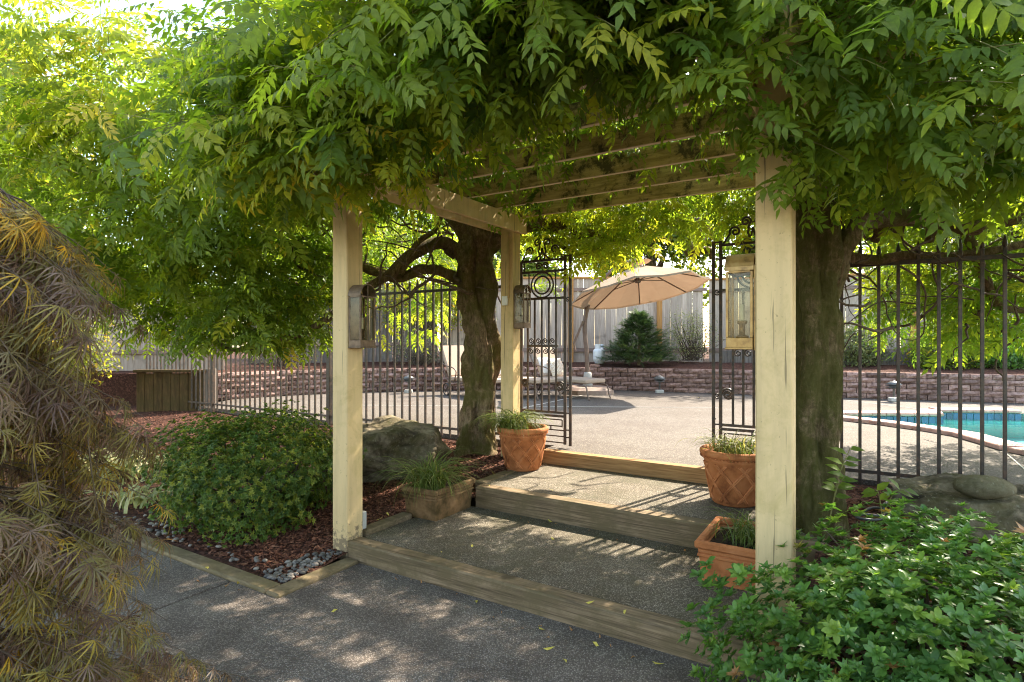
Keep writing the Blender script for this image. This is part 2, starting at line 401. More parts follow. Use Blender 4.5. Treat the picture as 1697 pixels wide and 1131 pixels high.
M_maple = m_leaf('laceleaf_maple_leaf', [(0.0, (.075, .040, .030)), (0.22, (.22, .155, .120)), (0.42, (.165, .140, .060)), (0.68, (.21, .205, .070)), (0.88, (.40, .30, .05)), (1.0, (.54, .34, .04))], (2.6, 2.0, .9), 0.38, 0.42, 0.32)
M_tree = m_leaf('tree_leaf', [(0.0, (.035, .075, .014)), (0.5, (.075, .125, .020)), (0.85, (.15, .17, .025)), (1.0, (.32, .20, .04))], (3.0, 3.0, 1.2), 0.45)
M_conif = m_leaf('conifer_needle', [(0.0, (.042, .085, .032)), (1.0, (.115, .165, .06))], (1.6, 1.7, 1.1), 0.2)
M_pale = m_leaf('pale_shrub_leaf', [(0.0, (.11, .14, .05)), (0.6, (.20, .215, .085)), (1.0, (.36, .33, .17))], (1.8, 1.8, 1.3), 0.4)
M_grass = m_leaf('tuft_grass_blade', [(0.0, (.06, .10, .022)), (0.6, (.125, .165, .035)), (1.0, (.34, .29, .12))], (2.0, 2.0, 1.1), 0.35)
M_iris = m_leaf('iris_leaf', [(0.0, (.18, .23, .08)), (0.6, (.36, .38, .16)), (1.0, (.56, .47, .25))], (1.5, 1.5, 1.1), 0.3)
def m_canvas():
    m, nt, b = newmat('tan_canvas', 0.9, 0.1)
    c = ramp(nt, noise(nt, pos(nt), 3.0, 4), [(0.3, (.30, .215, .148)), (0.7, (.345, .252, .175))]); setc(nt, b, c)
    t = nd(nt, 'ShaderNodeBsdfTranslucent', {'Color': mix(nt, 1.0, c, (1.0, .88, .78), 'MULTIPLY')})
    mx = nd(nt, 'ShaderNodeMixShader', {0: 0.22, 1: b.outputs[0], 2: t.outputs[0]})
    nt.links.new(mx.outputs[0], nt.nodes['Material Output'].inputs[0]); return m
M_canvas = m_canvas()
def m_glass(name, tint, gl=0.06):
    m, nt, b = newmat(name)
    tr = nd(nt, 'ShaderNodeBsdfTransparent', {'Color': (*tint, 1)}); g = nd(nt, 'ShaderNodeBsdfGlossy', {'Color': (1, 1, 1, 1), 'Roughness': 0.04})
    lw = nd(nt, 'ShaderNodeFresnel', {'IOR': 1.5}).outputs[0]
    ff = nd(nt, 'ShaderNodeMath', {0: 1.0, 1: nd(nt, 'ShaderNodeNewGeometry').outputs['Backfacing']}, operation='SUBTRACT').outputs[0]
    f = nd(nt, 'ShaderNodeMath', {0: nd(nt, 'ShaderNodeMath', {0: lw, 1: ff}, operation='MULTIPLY').outputs[0], 1: gl}, operation='MULTIPLY').outputs[0]
    mx = nd(nt, 'ShaderNodeMixShader', {0: f, 1: tr.outputs[0], 2: g.outputs[0]})
    nt.links.new(mx.outputs[0], nt.nodes['Material Output'].inputs[0]); return m
M_glass = m_glass('lantern_glass', (.88, .86, .78), 0.6)
def m_water():
    m, nt, b = newmat('pool_water')
    tr = nd(nt, 'ShaderNodeBsdfTransparent', {'Color': (.78, .97, .96, 1)}); g = nd(nt, 'ShaderNodeBsdfGlossy', {'Color': (1, 1, 1, 1), 'Roughness': 0.06})
    h = noise(nt, pos(nt, (1, 2.2, 1)), 2.4, 3, 0.5)
    bp = nd(nt, 'ShaderNodeBump', {'Height': h, 'Strength': 0.25, 'Distance': 0.05}).outputs[0]
    nt.links.new(bp, g.inputs['Normal'])
    lw = nd(nt, 'ShaderNodeFresnel', {'IOR': 1.33, 'Normal': bp}).outputs[0]
    mx = nd(nt, 'ShaderNodeMixShader', {0: lw, 1: tr.outputs[0], 2: g.outputs[0]})
    nt.links.new(mx.outputs[0], nt.nodes['Material Output'].inputs[0]); return m
M_water = m_water()

# ------------------------------------------------------------------ ground, path, landings, deck
def struct(name, mb, mat, smooth=False):
    o = mb.build(name, mat, None, smooth); o['kind'] = 'structure'; return o
mb = MB(); mb.add([(-150, -150, -.06), (150, -150, -.06), (150, 150, -.06), (-150, 150, -.06)], [(0, 1, 2, 3)])
struct('ground', mb, M_ground)
JU = -0.36
mb = MB(uv=True)
mb.box((-11, -9, -.055), (JU - .011, -.672, 0.0), .006)
mb.add([(JU + .011, -9, 0), (2.95, -9, 0), (2.95, -.002, 0), (.132, -.002, 0), (.132, -.672, 0), (JU + .011, -.672, 0),
        (JU + .011, -9, -.05), (2.95, -9, -.05), (2.95, -.002, -.05), (.132, -.002, -.05), (.132, -.672, -.05), (JU + .011, -.672, -.05)],
       [(0, 1, 2, 3, 4, 5), (5, 11, 6, 0), (1, 7, 8, 2)])
path = struct('path', mb, M_path)
M_filler = m_simple('joint_filler', [(.012, .010, .009), (.03, .026, .022)], 30, 0.95, 0.1, 0.4)
mb = MB(uv=True); mb.box((JU - .0105, -9, -.05), (JU + .0105, -.675, -.014), .001); struct('expansion_joint', mb, M_filler)
mb = MB(uv=True); mb.box((.03, .132, -.04), (2.93, 1.218, ZA), .003); struct('lower_landing', mb, M_land)
mb = MB(uv=True); mb.box((.29, 1.352, -.04), (2.93, 2.408, ZB), .003); struct('upper_landing', mb, M_land)

def bed_z(u, v, left=True):
    if left: z = np.interp(v, [-.7, -.45, 0, .7, 1.22, 1.8, 2.5, 2.9], [.015, .02, .05, .11, .20, .29, .36, .38])
    else: z = np.interp(v, [-4, -2, -.5, .5, 1.5, 2.3, 2.9], [-.03, .0, .07, .16, .28, .37, .40])
    return float(z) + 0.035 * mnoise.noise(Vector((u * 1.3, v * 1.3, 3.0 if left else 9.0)))
def grid_bed(name, us, vs_, left):
    V = []; Fc = []
    for v in vs_:
        for u in us(v): V.append((u, v, bed_z(u, v, left)))
    n = len(us(0)); 
    for j in range(len(vs_) - 1):
        for i in range(n - 1): Fc.append((j * n + i, j * n + i + 1, (j + 1) * n + i + 1, (j + 1) * n + i))
    mb = MB(uv=True); mb.add(V, Fc); return struct(name, mb, M_mulch, True)
def uedge(v): return .01 if v < 1.2 else .285
grid_bed('left_mulch_bed', lambda v: np.concatenate([np.linspace(-11, -4, 15)[:-1], np.linspace(-4, uedge(v), 50)]), np.linspace(-.545, 2.74, 42), True)
grid_bed('right_mulch_bed', lambda v: np.linspace(2.955, 8.0, 50), np.linspace(-4.0, 2.74, 60), False)

POOL = [(4.75, 8.82), (5.03, 8.52), (5.38, 7.95), (5.60, 7.40), (5.68, 6.95), (5.58, 6.45), (5.48, 6.0), (5.55, 5.4), (5.9, 4.95), (6.5, 4.7),
        (13.5, 4.7), (13.5, 9.12), (8.2, 9.16), (6.98, 9.30), (6.66, 8.80), (5.6, 8.86)]
outer = [W(-6.9, 2.745), W(.27, 2.745), W(.27, 2.542), W(2.95, 2.542), W(2.95, 2.745), W(9.0, 2.745)]
outer = [tuple(p[:2]) for p in outer] + [(16, -1), (16, 12.5), (9.6, 10.9), (6.87, 11.95), (4.37, 13.0), (2.76, 13.7), (.3, 13.9), (-2.06, 13.5), (-4.13, 12.8), (-5.6, 11.6)]
def fill(name, z, loops, mat, thick=0.0):
    vv = [[Vector((x, y, 0)) for x, y in lp] for lp in loops]; tris = tessellate_polygon(vv)
    flat = [p for lp in loops for p in lp]
    mb = MB(); V = [(x, y, z) for x, y in flat]; Fc = []
    for t in tris:
        a, b_, c = [Vector((*flat[i], 0)) for i in t]
        Fc.append(tuple(t) if (b_ - a).cross(c - a).z > 0 else tuple(t)[::-1])
    mb.add(V, Fc)
    if thick:
        for lp in loops:
            n = len(lp); base = len(mb.V)
            mb.V.extend([np.array([x, y, z]) for x, y in lp] + [np.array([x, y, z - thick]) for x, y in lp])
            mb.Fc.extend([(base + i, base + (i + 1) % n, base + n + (i + 1) % n, base + n + i) for i in range(n)])
    o = mb.build(name, mat); o['kind'] = 'structure'; return o
fill('pool_deck', ZC, [outer, POOL], M_deck, .13)
# pale expansion joints across the deck
for a, b_ in (((5.35, 6.25), (4.55, 5.0)), ((6.55, 11.2), (6.95, 9.75)), ((-3.2, 10.35), (3.6, 9.95)), ((.1, 9.75), (1.9, 12.9))):
    p0 = np.array([*a, ZC + .0025]); p1 = np.array([*b_, ZC + .0025])
    mb = MB(); mb.beam(p0, p1, .014, .005, b=.001); struct('expansion_joint', mb, M_grout)

# ------------------------------------------------------------------ timber steps and edgings
def timber(label, lo, hi, mat, group=None, cuts=None):
    c = ((lo[0] + hi[0]) / 2, (lo[1] + hi[1]) / 2)
    mb = MB(uv=True); mb.box(lo, hi, .012); V = mb.V
    o = mb.build('timber_step' if 'step' in label else 'timber_edging', mat)
    return tag(o, label, 'step' if 'step' in label else 'edging', group)
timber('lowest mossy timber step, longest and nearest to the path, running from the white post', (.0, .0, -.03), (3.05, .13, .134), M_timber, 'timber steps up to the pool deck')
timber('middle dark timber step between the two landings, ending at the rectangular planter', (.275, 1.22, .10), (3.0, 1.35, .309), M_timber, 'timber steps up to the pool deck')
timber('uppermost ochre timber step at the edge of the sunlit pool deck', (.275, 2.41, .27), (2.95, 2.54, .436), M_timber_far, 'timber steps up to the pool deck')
timber('short sunken mossy edging timber beside the post and the lower landing', (-.085, .175, .02), (.025, .685, .165), M_timber)
timber('short dark edging timber along the left of the upper landing behind the planter', (.165, 1.36, .12), (.285, 2.40, .315), M_timber)
timber('long flat kerb board along the path below the round shrub', (-11, -.67, -.03), (-.002, -.545, .022), M_timber_kerb, 'flat kerb boards around the left bed')
timber('short flat kerb board beside the grey pebbles leading to the post', (.002, -.67, -.03), (.13, -.004, .022), M_timber_kerb, 'flat kerb boards around the left bed')

# ------------------------------------------------------------------ pergola
pg = thing('pergola', 'cream painted wooden pergola with mossy rafters over the steps', 'pergola', W(1.4, 1.2, 0))
PW = .158
def post(u0, v0, z0, z1):
    mb = MB(uv=True); mb.box((u0, v0, z0), (u0 + PW, v0 + PW, z1), .007)
    return mb.build('post', M_paint, pg)
post(-PW, .0, -.02, 2.948); post(2.785, .0, -.02, 2.948); post(-PW, 2.30, .25, 2.948); post(2.785, 2.30, .25, 2.948)
for u0, u1 in ((.003, .043), (-PW - .043, -PW - .003), (2.742, 2.782), (2.946, 2.986)):
    mb = MB(uv=True); mb.box((u0, -.45, 2.777), (u1, 2.52 if u0 in (.003, 2.742) else 2.60, 2.949), .004); mb.build('beam', M_paint, pg)
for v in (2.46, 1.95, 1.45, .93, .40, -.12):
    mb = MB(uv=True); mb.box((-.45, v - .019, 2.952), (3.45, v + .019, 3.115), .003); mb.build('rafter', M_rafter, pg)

# ------------------------------------------------------------------ lanterns on the posts
def lantern(label, loc, rz, M_copper=M_copper):
    t = thing('wall_lantern', label, 'lantern', loc, rz, 'copper lanterns on the pergola posts')
    D, Wd, H = .135, .150, .46; hw = Wd / 2; zc = .37       # depth, width, body height to the roof
    b = MB(); b.box((.001, -hw + .012, -.01), (.010, hw - .012, .40), .002); b.build('back_plate', M_copper, t, local=True)
    b = MB(); b.box((.012, -hw, 0), (D, hw, .052), .003); b.box((.012, -hw - .004, -.006), (D + .004, hw + .004, .004), .002); b.build('base', M_copper, t, local=True)
    b = MB()
    for x in (.018, D - .006):
        for y in (-hw + .006, hw - .006): b.box((x - .006, y - .006, .052), (x + .006, y + .006, zc), .001)
    b.box((D - .009, -.004, .052), (D - .001, .004, zc + .082), .001)
    for y in (-hw + .006, hw - .006): b.box((.024, y - .005, zc - .006), (D - .012, y + .005, zc + .004), .001)
    b.box((D - .010, -hw + .012, zc - .006), (D - .002, hw - .012, zc + .004), .001)
    b.build('frame', M_copper, t, local=True)
    for y in (-hw + .005, hw - .005):
        b = MB(); b.box((.026, y - .0015, .054), (D - .014, y + .0015, zc - .008), .0003); b.build('pane', M_glass, t, local=True)
    for y0, y1 in ((-hw + .013, -.005), (.005, hw - .013)):
        b = MB(); b.box((D - .007, y0, .054), (D - .004, y1, zc - .008), .0003); b.build('pane', M_glass, t, local=True)
    V = []; Fc = []; n = 14                                     # barrel roof: a thick half-ellipse swept outwards
    for x in (.008, D + .004):
        for k in range(n + 1):
            a = math.pi * k / n
            for s in (1.0, .93): V.append((x, -math.cos(a) * (hw + .004) * s, zc + .004 + math.sin(a) * .088 * s))
    st = 2 * (n + 1)
    for k in range(n):
        i = 2 * k
        Fc += [(i, i + 2, st + i + 2, st + i), (i + 1, st + i + 1, st + i + 3, i + 3), (st + i, st + i + 2, st + i + 3, st + i + 1), (i, i + 1, i + 3, i + 2)]
    b = MB(); b.add(V, Fc); b.build('roof', M_copper, t, local=True)
    V = [(D - .004, 0, zc + .004)] + [(D - .004, -math.cos(math.pi * k / n) * hw * .93, zc + .004 + math.sin(math.pi * k / n) * .080) for k in range(n + 1)]
    b = MB(); b.add(V, [(0, k + 1, k + 2) for k in range(n)]); b.build('fan_pane', M_glass, t, local=True)
    b = MB(); b.lathe([(.0, .052), (.03, .052), (.03, .06), (.014, .066), (.014, .115), (.024, .122), (.024, .135), (.011, .135)], (.072, 0, 0), 14); b.build('socket', M_copper, t, True, local=True)
    b = MB(); b.lathe([(.011, .135), (.011, .215), (.0, .217)], (.072, 0, 0), 12); b.build('candle_sleeve', M_candle, t, True, local=True)
    return t
lantern('copper wall lantern on the nearest left post above the round shrub side', W(0.0, .08, 1.555), ANG)
lantern('copper wall lantern on the far back post beside the wrought iron gate', W(0.0, 2.38, 1.745), ANG)
lantern('large copper lantern on the right post, coloured as if sunlit, in front of the right gate leaf', W(2.785, .08, 1.565), ANG + math.pi, M_copper_sunlit)

b = MB(uv=True); b.box((-.125, 2.268, 1.985), (-.055, 2.298, 2.085), .006); ob = thing('outlet_box', 'small white outlet box with conduit on the back post', 'outlet', W(-.09, 2.29, 1.98))
b.build('cover', M_white, ob)
b = MB(uv=True); b.tube([(-.05, 2.288, 2.06), (-.045, 2.288, 2.3), (-.05, 2.288, 2.77)], .009, 8); b.build('conduit', M_paint, ob, True)
ob = thing('outlet_box', 'grey outlet box low on the nearest post above the mulch', 'outlet', W(.0, .17, .12))
b = MB(uv=True); b.box((-.075, .160, .17), (-.008, .205, .30), .006); b.build('cover', M_grey, ob)
b = MB(uv=True); b.tube([(-.04, .18, .05), (-.04, .18, .17)], .012, 8); b.build('conduit', M_grey, ob, True)

# ------------------------------------------------------------------ iron fences
def fence(label, ua, ub, posts, sp=.1324, gone=None):
    v = 2.68; t = thing('iron_fence', label, 'fence', W((ua + ub) / 2, v, ZC))
    for z, hh in ((2.235, .034), (.515, .03)):
        b = MB(uv=True); b.box((ua, v - .014, z - hh / 2), (ub, v + .014, z + hh / 2), .003); b.build('rail', M_iron, t)
    u = ua + .03
    # one picket mesh, shared
    pb = MB(); hw = .012
    pb.box((-hw, -hw, 0), (hw, hw, 1.90), .002)
    pb.lathe([(.0, 1.90), (.011, 1.90), (.018, 1.925), (.017, 1.945), (.006, 1.985), (.0, 2.01)], (0, 0, 0), 8)
    pme = to_mesh('picket', pb.V, pb.Fc, M_iron)
    while u < ub - .01:
        if all(abs(u - q) > .045 for q in posts):
            p = W(u, v, .40); o = piece('picket', pme, t, Matrix.Translation(Vector(p)) @ Matrix.Rotation(ANG + random.uniform(-.03, .03), 4, 'Z'))
        u += sp
    for q in posts:
        b = MB(uv=True); b.box((q - .03, v - .03, .2), (q + .03, v + .03, 2.36), .004); b.build('fence_post', M_iron, t)
fence('long dark iron picket fence left of the gate behind the round shrub', -8.6, -.2, (-6.32, -3.36, -.24))
fence('dark iron picket fence right of the mossy trunk before the pool', 3.02, 5.6, (5.5,))

# ------------------------------------------------------------------ wrought iron gate leaves
def spiral(c, r, turns, a0, sgn, n=26, rmin=.15):
    return [(c[0] + r * (1 - (1 - rmin) * k / n) * math.cos(a0 + sgn * 2 * math.pi * turns * k / n),
             c[1] + r * (1 - (1 - rmin) * k / n) * math.sin(a0 + sgn * 2 * math.pi * turns * k / n)) for k in range(n + 1)]
def gate(label, uh, s):
    v = 2.68; t = thing('iron_gate', label, 'gate', W(uh + s * .32, v, ZC), 0, 'pair of wrought iron gate leaves')
    P = lambda a, z, dv=0.0: W(uh + s * a, v + dv, z)
    def bars(name, segs, w=.022, h=None):
        for a0, z0, a1, z1 in segs:
            b = MB(); b.beam(P(a0, z0), P(a1, z1), w, h or w, up=(0, 0, 1)); b.build(name, M_iron, t)
    def curve(name, pts, r=.0095, dv=0.0):
        b = MB(); b.tube([P(a, z, dv) for a, z in pts], r, 6); b.build(name, M_iron, t, True)
    bars('stile', [(.02, .47, .02, 2.50), (.575, .47, .575, 2.54), (.64, .46, .64, 2.54)], .030)
    bars('rail', [(.02, 2.50, .575, 2.50), (.02, 2.375, .575, 2.375), (.02, 2.075, .575, 2.075), (.1, 1.545, .49, 1.545), (.02, .815, .575, .815), (.02, .775, .575, .775)], .026)
    bars('rail', [(.575, 2.53, .64, 2.53), (.575, 2.375, .64, 2.375), (.575, .815, .64, .815), (.575, .63, .64, .63), (.575, .55, .64, .55)], .014)
    bars('bar', [(a, .815, a, 2.075) for a in (.105, .195, .285, .375, .465)], .021)
    bars('bar', [(.12, 2.075, .12, 2.375), (.46, 2.075, .46, 2.375), (.06, 2.375, .06, 2.50)], .014)
    for r in (.098, .140): curve('ring', [(.29 + r * math.cos(2 * math.pi * k / 32), 2.225 + r * math.sin(2 * math.pi * k / 32)) for k in range(33)], .0105)
    curve('scroll', spiral((.245, 2.437), .042, 1.6, 0.0, 1)); curve('scroll', spiral((.335, 2.437), .042, 1.6, math.pi, -1))
    # crest above the top rail
    for sg in (-1, 1):
        c = .29
        curve('scroll', [(c + sg * .26, 2.51), (c + sg * .23, 2.56), (c + sg * .20, 2.60)] + [(c + sg * .155 + q[0] * -sg, q[1]) for q in spiral((0.0, 2.615), .05, 1.4, math.pi, -1)], .0105)
        curve('scroll', [(c + sg * .02, 2.51), (c + sg * .045, 2.60), (c + sg * .03, 2.68)] + [(c + sg * .062 + q[0] * sg, q[1]) for q in spiral((0.0, 2.70), .045, 1.4, math.pi, -1)], .0105)
        curve('scroll', [(c + sg * .10, 2.51), (c + sg * .06, 2.54), (c + sg * .015, 2.57), (c, 2.64)], .0105)
    for z, up in ((1.60, 1), (1.488, -1)):
        for a in (.15, .24, .33, .42): curve('scroll', spiral((a, z), .036, 1.5, -up * math.pi / 2, 1 if a < .29 else -1, 20), .007)
    for z in (2.06, 1.085): curve('scroll', spiral((.608, z), .030, 1.4, math.pi, 1, 20), .007)
    curve('scroll', spiral((.51, 1.10), .058, 1.9, 0, 1), .012); curve('scroll', spiral((.072, 1.12), .05, 1.9, math.pi, -1), .012)
    curve('scroll', spiral((-.05, 1.12), .045, 1.9, 0, 1), .012)
    # key fret at the foot
    bars('fret', [(.06, .735, .54, .735), (.54, .735, .54, .655), (.54, .665, .25, .665), (.06, .735, .06, .60), (.02, .62, .575, .62), (.02, .555, .575, .555), (.02, .485, .575, .485),
                  (.3, .735, .3, .775), (.40, .62, .40, .665), (.2, .62, .2, .735)], .013)
    b = MB(); b.tube([P(.64, .83), P(.64, .86), P(.625, .875)], .016, 8); b.build('drop_bolt', M_iron, t, True)
gate('left wrought iron gate leaf with ring and scrolls beside the back post', -.14, 1)
gate('right wrought iron gate leaf with scrolls half hidden behind the right post', 2.64, -1)

# ------------------------------------------------------------------ pots and planters
def round_pot(label, u, v, rr=.262):
    p = W(u, v, ZB); t = thing('round_pot', label, 'flower pot', p, random.uniform(0, .4), 'round lattice terracotta pots')
    H = .43; rb = .172; rt = .235
    b = MB(); b.lathe([(.0, .0), (rb - .012, .0), (rb, .012), (rt, H - .085), (rt + .006, H - .08), (rt + .006, H - .066), (rt, H - .06), (rr - .012, H - .052),
                       (rr, H - .036), (rr, H - .012), (rr - .012, H), (rr - .036, H), (rr - .044, H - .012), (rr - .05, H - .09), (.0, H - .09)], n=48)
    b.build('body', M_terra, t, True, local=True)
    b = MB()
    for k in range(8):
        for sg in (-1, 1):
            for off in (-.035, .035):
                pts = []
                for s in np.linspace(0, 1, 14):
                    a = 2 * math.pi * k / 8 + off + sg * (s - .5) * 1.15; z = .03 + s * (H - .135); r = rb + (rt - rb) * (z / (H - .085)) + .002
                    pts.append((r * math.cos(a), r * math.sin(a), z))
                b.tube(pts, .0088, 5)
    b.build('lattice_relief', M_terra, t, True, local=True)
    b = MB()
    for k in range(64):
        a = 2 * math.pi * k / 64; b.obox((rr * .965 * math.cos(a), rr * .965 * math.sin(a), H - .058), (.012, .012, .010), Matrix.Rotation(a, 3, 'Z'), .002)
    b.build('rope_band', M_terra, t, False, local=True)
    b = MB(); b.lathe([(.0, H - .062), (rr - .048, H - .068)], n=24); b.build('soil', M_soil, t, local=True)
    return p + np.array([0, 0, H - .06])
def box_planter(label, u0, u1, v0, v1, z0, mat):
    c = W((u0 + u1) / 2, (v0 + v1) / 2, z0); t = thing('box_planter', label, 'planter', c, ANG, 'rectangular terracotta planters')
    a, d, H, th = (u1 - u0) / 2, (v1 - v0) / 2, .255, .028
    def ring(name, zz, grow, thick, bev):
        b = MB(); z_0, z_1 = zz; A, B = a + grow, d + grow
        b.box((-A, -B, z_0), (A, -B + thick, z_1), bev); b.box((-A, B - thick, z_0), (A, B, z_1), bev)
        b.box((-A, -B + thick + .0005, z_0), (-A + thick, B - thick - .0005, z_1), bev); b.box((A - thick, -B + thick + .0005, z_0), (A, B - thick - .0005, z_1), bev)
        b.build(name, mat, t, local=True)
    b = MB(); V = []
    k = .93
    for z, g in ((0, k), (H - .062, 1.0)):
        V += [(-a * g, -d * g, z), (a * g, -d * g, z), (a * g, d * g, z), (-a * g, d * g, z)]
    b.add(V, [(0, 1, 5, 4), (1, 2, 6, 5), (2, 3, 7, 6), (3, 0, 4, 7), (3, 2, 1, 0)]); b.build('body', mat, t, local=True)
    ring('moulding', (H - .098, H - .078), .008, th, .006); ring('moulding', (H - .074, H - .048), .004, th, .005)
    ring('rim', (H - .046, H), .022, th + .012, .012)
    b = MB(); b.add([(-a * .92, -d * .92, H - .06), (a * .92, -d * .92, H - .06), (a * .92, d * .92, H - .06), (-a * .92, d * .92, H - .06)], [(0, 1, 2, 3)]); b.build('soil', M_soil, t, local=True)
    return c + np.array([0, 0, H - .055])
pot1 = round_pot('round lattice terracotta pot beside the back post on the upper landing', .262, 2.07)
pot2 = round_pot('round lattice terracotta pot against the right post on the upper landing', 2.33, 1.93, .268)
pl1 = box_planter('mossy rectangular terracotta planter left of the middle timber step', -.075, .262, .69, 1.205, ZA, M_terra_old)
pl2 = box_planter('orange rectangular terracotta planter at the foot of the right post', 2.36, 2.70, .66, 1.205, ZA, M_terra)

# ------------------------------------------------------------------ leaf shapes (each returns vertices, triangles)
def leaflet8(L, w, fold=.25, droop=.12):
    V = [(0, 0, 0), (.36 * L, 0, -.01 * L), (.32 * L, w / 2, fold * w / 2), (.32 * L, -w / 2, fold * w / 2), (.70 * L, 0, -droop * L * .45),
         (.66 * L, w * .36, fold * w * .3 - droop * L * .4), (.66 * L, -w * .36, fold * w * .3 - droop * L * .4), (L, 0, -droop * L)]
    return np.array(V), [(0, 1, 2), (0, 3, 1), (1, 4, 5), (1, 5, 2), (1, 3, 6), (1, 6, 4), (4, 7, 5), (4, 6, 7)]
def leaflet4(L, w, fold=.25, droop=.12):
    V = [(0, 0, 0), (.45 * L, 0, -.02 * L), (.42 * L, w / 2, fold * w / 2), (.42 * L, -w / 2, fold * w / 2), (L, 0, -droop * L)]
    return np.array(V), [(0, 1, 2), (0, 3, 1), (1, 4, 2), (1, 3, 4)]
def leaf_round(L, w, fold=.25, droop=.12):
    V = [(0, 0, 0)]; rows = ((.22, .30), (.52, .50), (.80, .42))
    for x, h in rows: V += [(x * L, 0, -droop * L * x * x), (x * L, w * h, fold * w * h - droop * L * x * x), (x * L, -w * h, fold * w * h - droop * L * x * x)]
    V.append((L, 0, -droop * L)); T = [(0, 1, 2), (0, 3, 1)]
    for k in (1, 4): T += [(k, k + 3, k + 4), (k, k + 4, k + 1), (k, k + 2, k + 5), (k, k + 5, k + 3)]
    T += [(7, 10, 8), (7, 9, 10)]
    return np.array(V), T
def rot3(az, el, roll=0.0):
    return np.array(Matrix.Rotation(az, 3, 'Z') @ Matrix.Rotation(-el, 3, 'Y') @ Matrix.Rotation(roll, 3, 'X'))
def join(parts):
    V = []; T = []; n = 0
    for v, t in parts: V.append(v); T += [tuple(i + n for i in q) for q in t]; n += len(v)
    return np.vstack(V), np.array(T)
def pinnate(fine, pairs=5, L=.30, seed=0):
    r = random.Random(seed); parts = []; k = r.uniform(.5, 1.5)
    z = lambda x: -k * x * x
    xs = [0, .33 * L, .66 * L, L * .97]
    V = []; T = []
    for x in xs: V += [(x, .0016, z(x)), (x, -.0016, z(x))]
    for i in range(3): T += [(2 * i, 2 * i + 1, 2 * i + 3), (2 * i, 2 * i + 3, 2 * i + 2)]
    parts.append((np.array(V), T))
    fn = leaflet8 if fine else leaflet4
    for i in range(pairs + 1):
        f = i / pairs; x = L * (.20 + .77 * f)
        ll = .088 * (.72 + .5 * math.sin(math.pi * (.22 + .6 * f))) * L / .30
        for sg in ((-1, 1) if i < pairs else (0,)):
            a = sg * (R(66) - f * R(26)) + r.uniform(-.12, .12)
            l, t = fn(ll * r.uniform(.85, 1.1) * (1.08 if sg == 0 else 1), ll * .40, r.uniform(.1, .4), r.uniform(.05, .28))
            l = l @ rot3(a, r.uniform(-.55, -.02), sg * r.uniform(-.1, .35)).T + np.array([x, 0, z(x)])
            parts.append((l, t))
    return join(parts)
def whorl(n, L, w, fine, seed):
    r = random.Random(seed); parts = []; fn = leaf_round if fine else leaflet4
    for k in range(n):
        l, t = fn(L * r.uniform(.7, 1.1), w * r.uniform(.85, 1.1), r.uniform(.15, .4), r.uniform(.08, .3))
        parts.append((l @ rot3(2 * math.pi * k / n + r.uniform(-.25, .25), r.uniform(.15, .85), r.uniform(-.3, .3)).T, t))
    for k in range(3):
        l, t = fn(L * .5, w * .6, .4, .05); parts.append((l @ rot3(2.1 * k + r.random(), r.uniform(.8, 1.2)).T, t))
    return join(parts)
def laceleaf(seed, teeth=True):
    r = random.Random(seed); parts = []
    n = 9
    for k in range(n):
        a = R(-88 + 176 * k / (n - 1)) + r.uniform(-.07, .07); L = .108 * (.55 + .45 * math.cos(a * .8)) * r.uniform(.9, 1.1); w = .0022
        dr = r.uniform(.5, 1.25); zz = lambda x: .10 * x - dr * x * x / .11
        V = []; T = []; ns = 4 if teeth else 2; xs = np.linspace(.0, L, ns + 1)
        for i, x in enumerate(xs):
            ww = w * (.35, .9, 1.15, .9, .1)[i * 4 // ns] * (1 if teeth else 1.25)
            V += [(x, ww, zz(x)), (x, -ww, zz(x))]
        for i in range(ns): T += [(2 * i, 2 * i + 1, 2 * i + 3), (2 * i, 2 * i + 3, 2 * i + 2)]
        for i, sg in ((1, 1), (2, 1), (3, 1), (1.5, -1), (2.5, -1), (3.3, -1)) if teeth else ():      # forward pointing teeth
            x = L * i / 4; q = len(V); tl = .013 * (1.15 - .2 * i)
            V += [(x - .006, sg * w * .5, zz(x)), (x + .002, sg * w * .5, zz(x)), (x + tl, sg * (w * .5 + tl * .42), zz(x) - .002)]
            T += [(q, q + 1, q + 2)]
        parts.append((np.array(V) @ rot3(a, r.uniform(-.1, .3)).T, T))
    return join(parts)
def clump(seed, n=6, size=.11, spread=.22, w=.5):
    r = random.Random(seed); parts = []
    for k in range(n):
        l, t = leaflet4(size * r.uniform(.7, 1.2), size * w, .3, .15)
        parts.append((l @ rot3(r.uniform(0, 6.28), r.uniform(-.9, .7), r.uniform(-.6, .6)).T + np.array([r.gauss(0, spread * .5) for _ in range(3)]), t))
    return join(parts)
def needle_spray(seed):
    r = random.Random(seed); parts = []
    for k in range(16):
        x = .02 + .012 * k
        for sg in (-1, 1):
            V = np.array([(0, .0035, 0), (0, -.0035, 0), (.055, 0, -.006)])
            parts.append((V @ rot3(sg * R(48), r.uniform(-.3, .5)).T + np.array([x, 0, -.5 * x * x]), [(0, 1, 2)]))
    return join(parts)

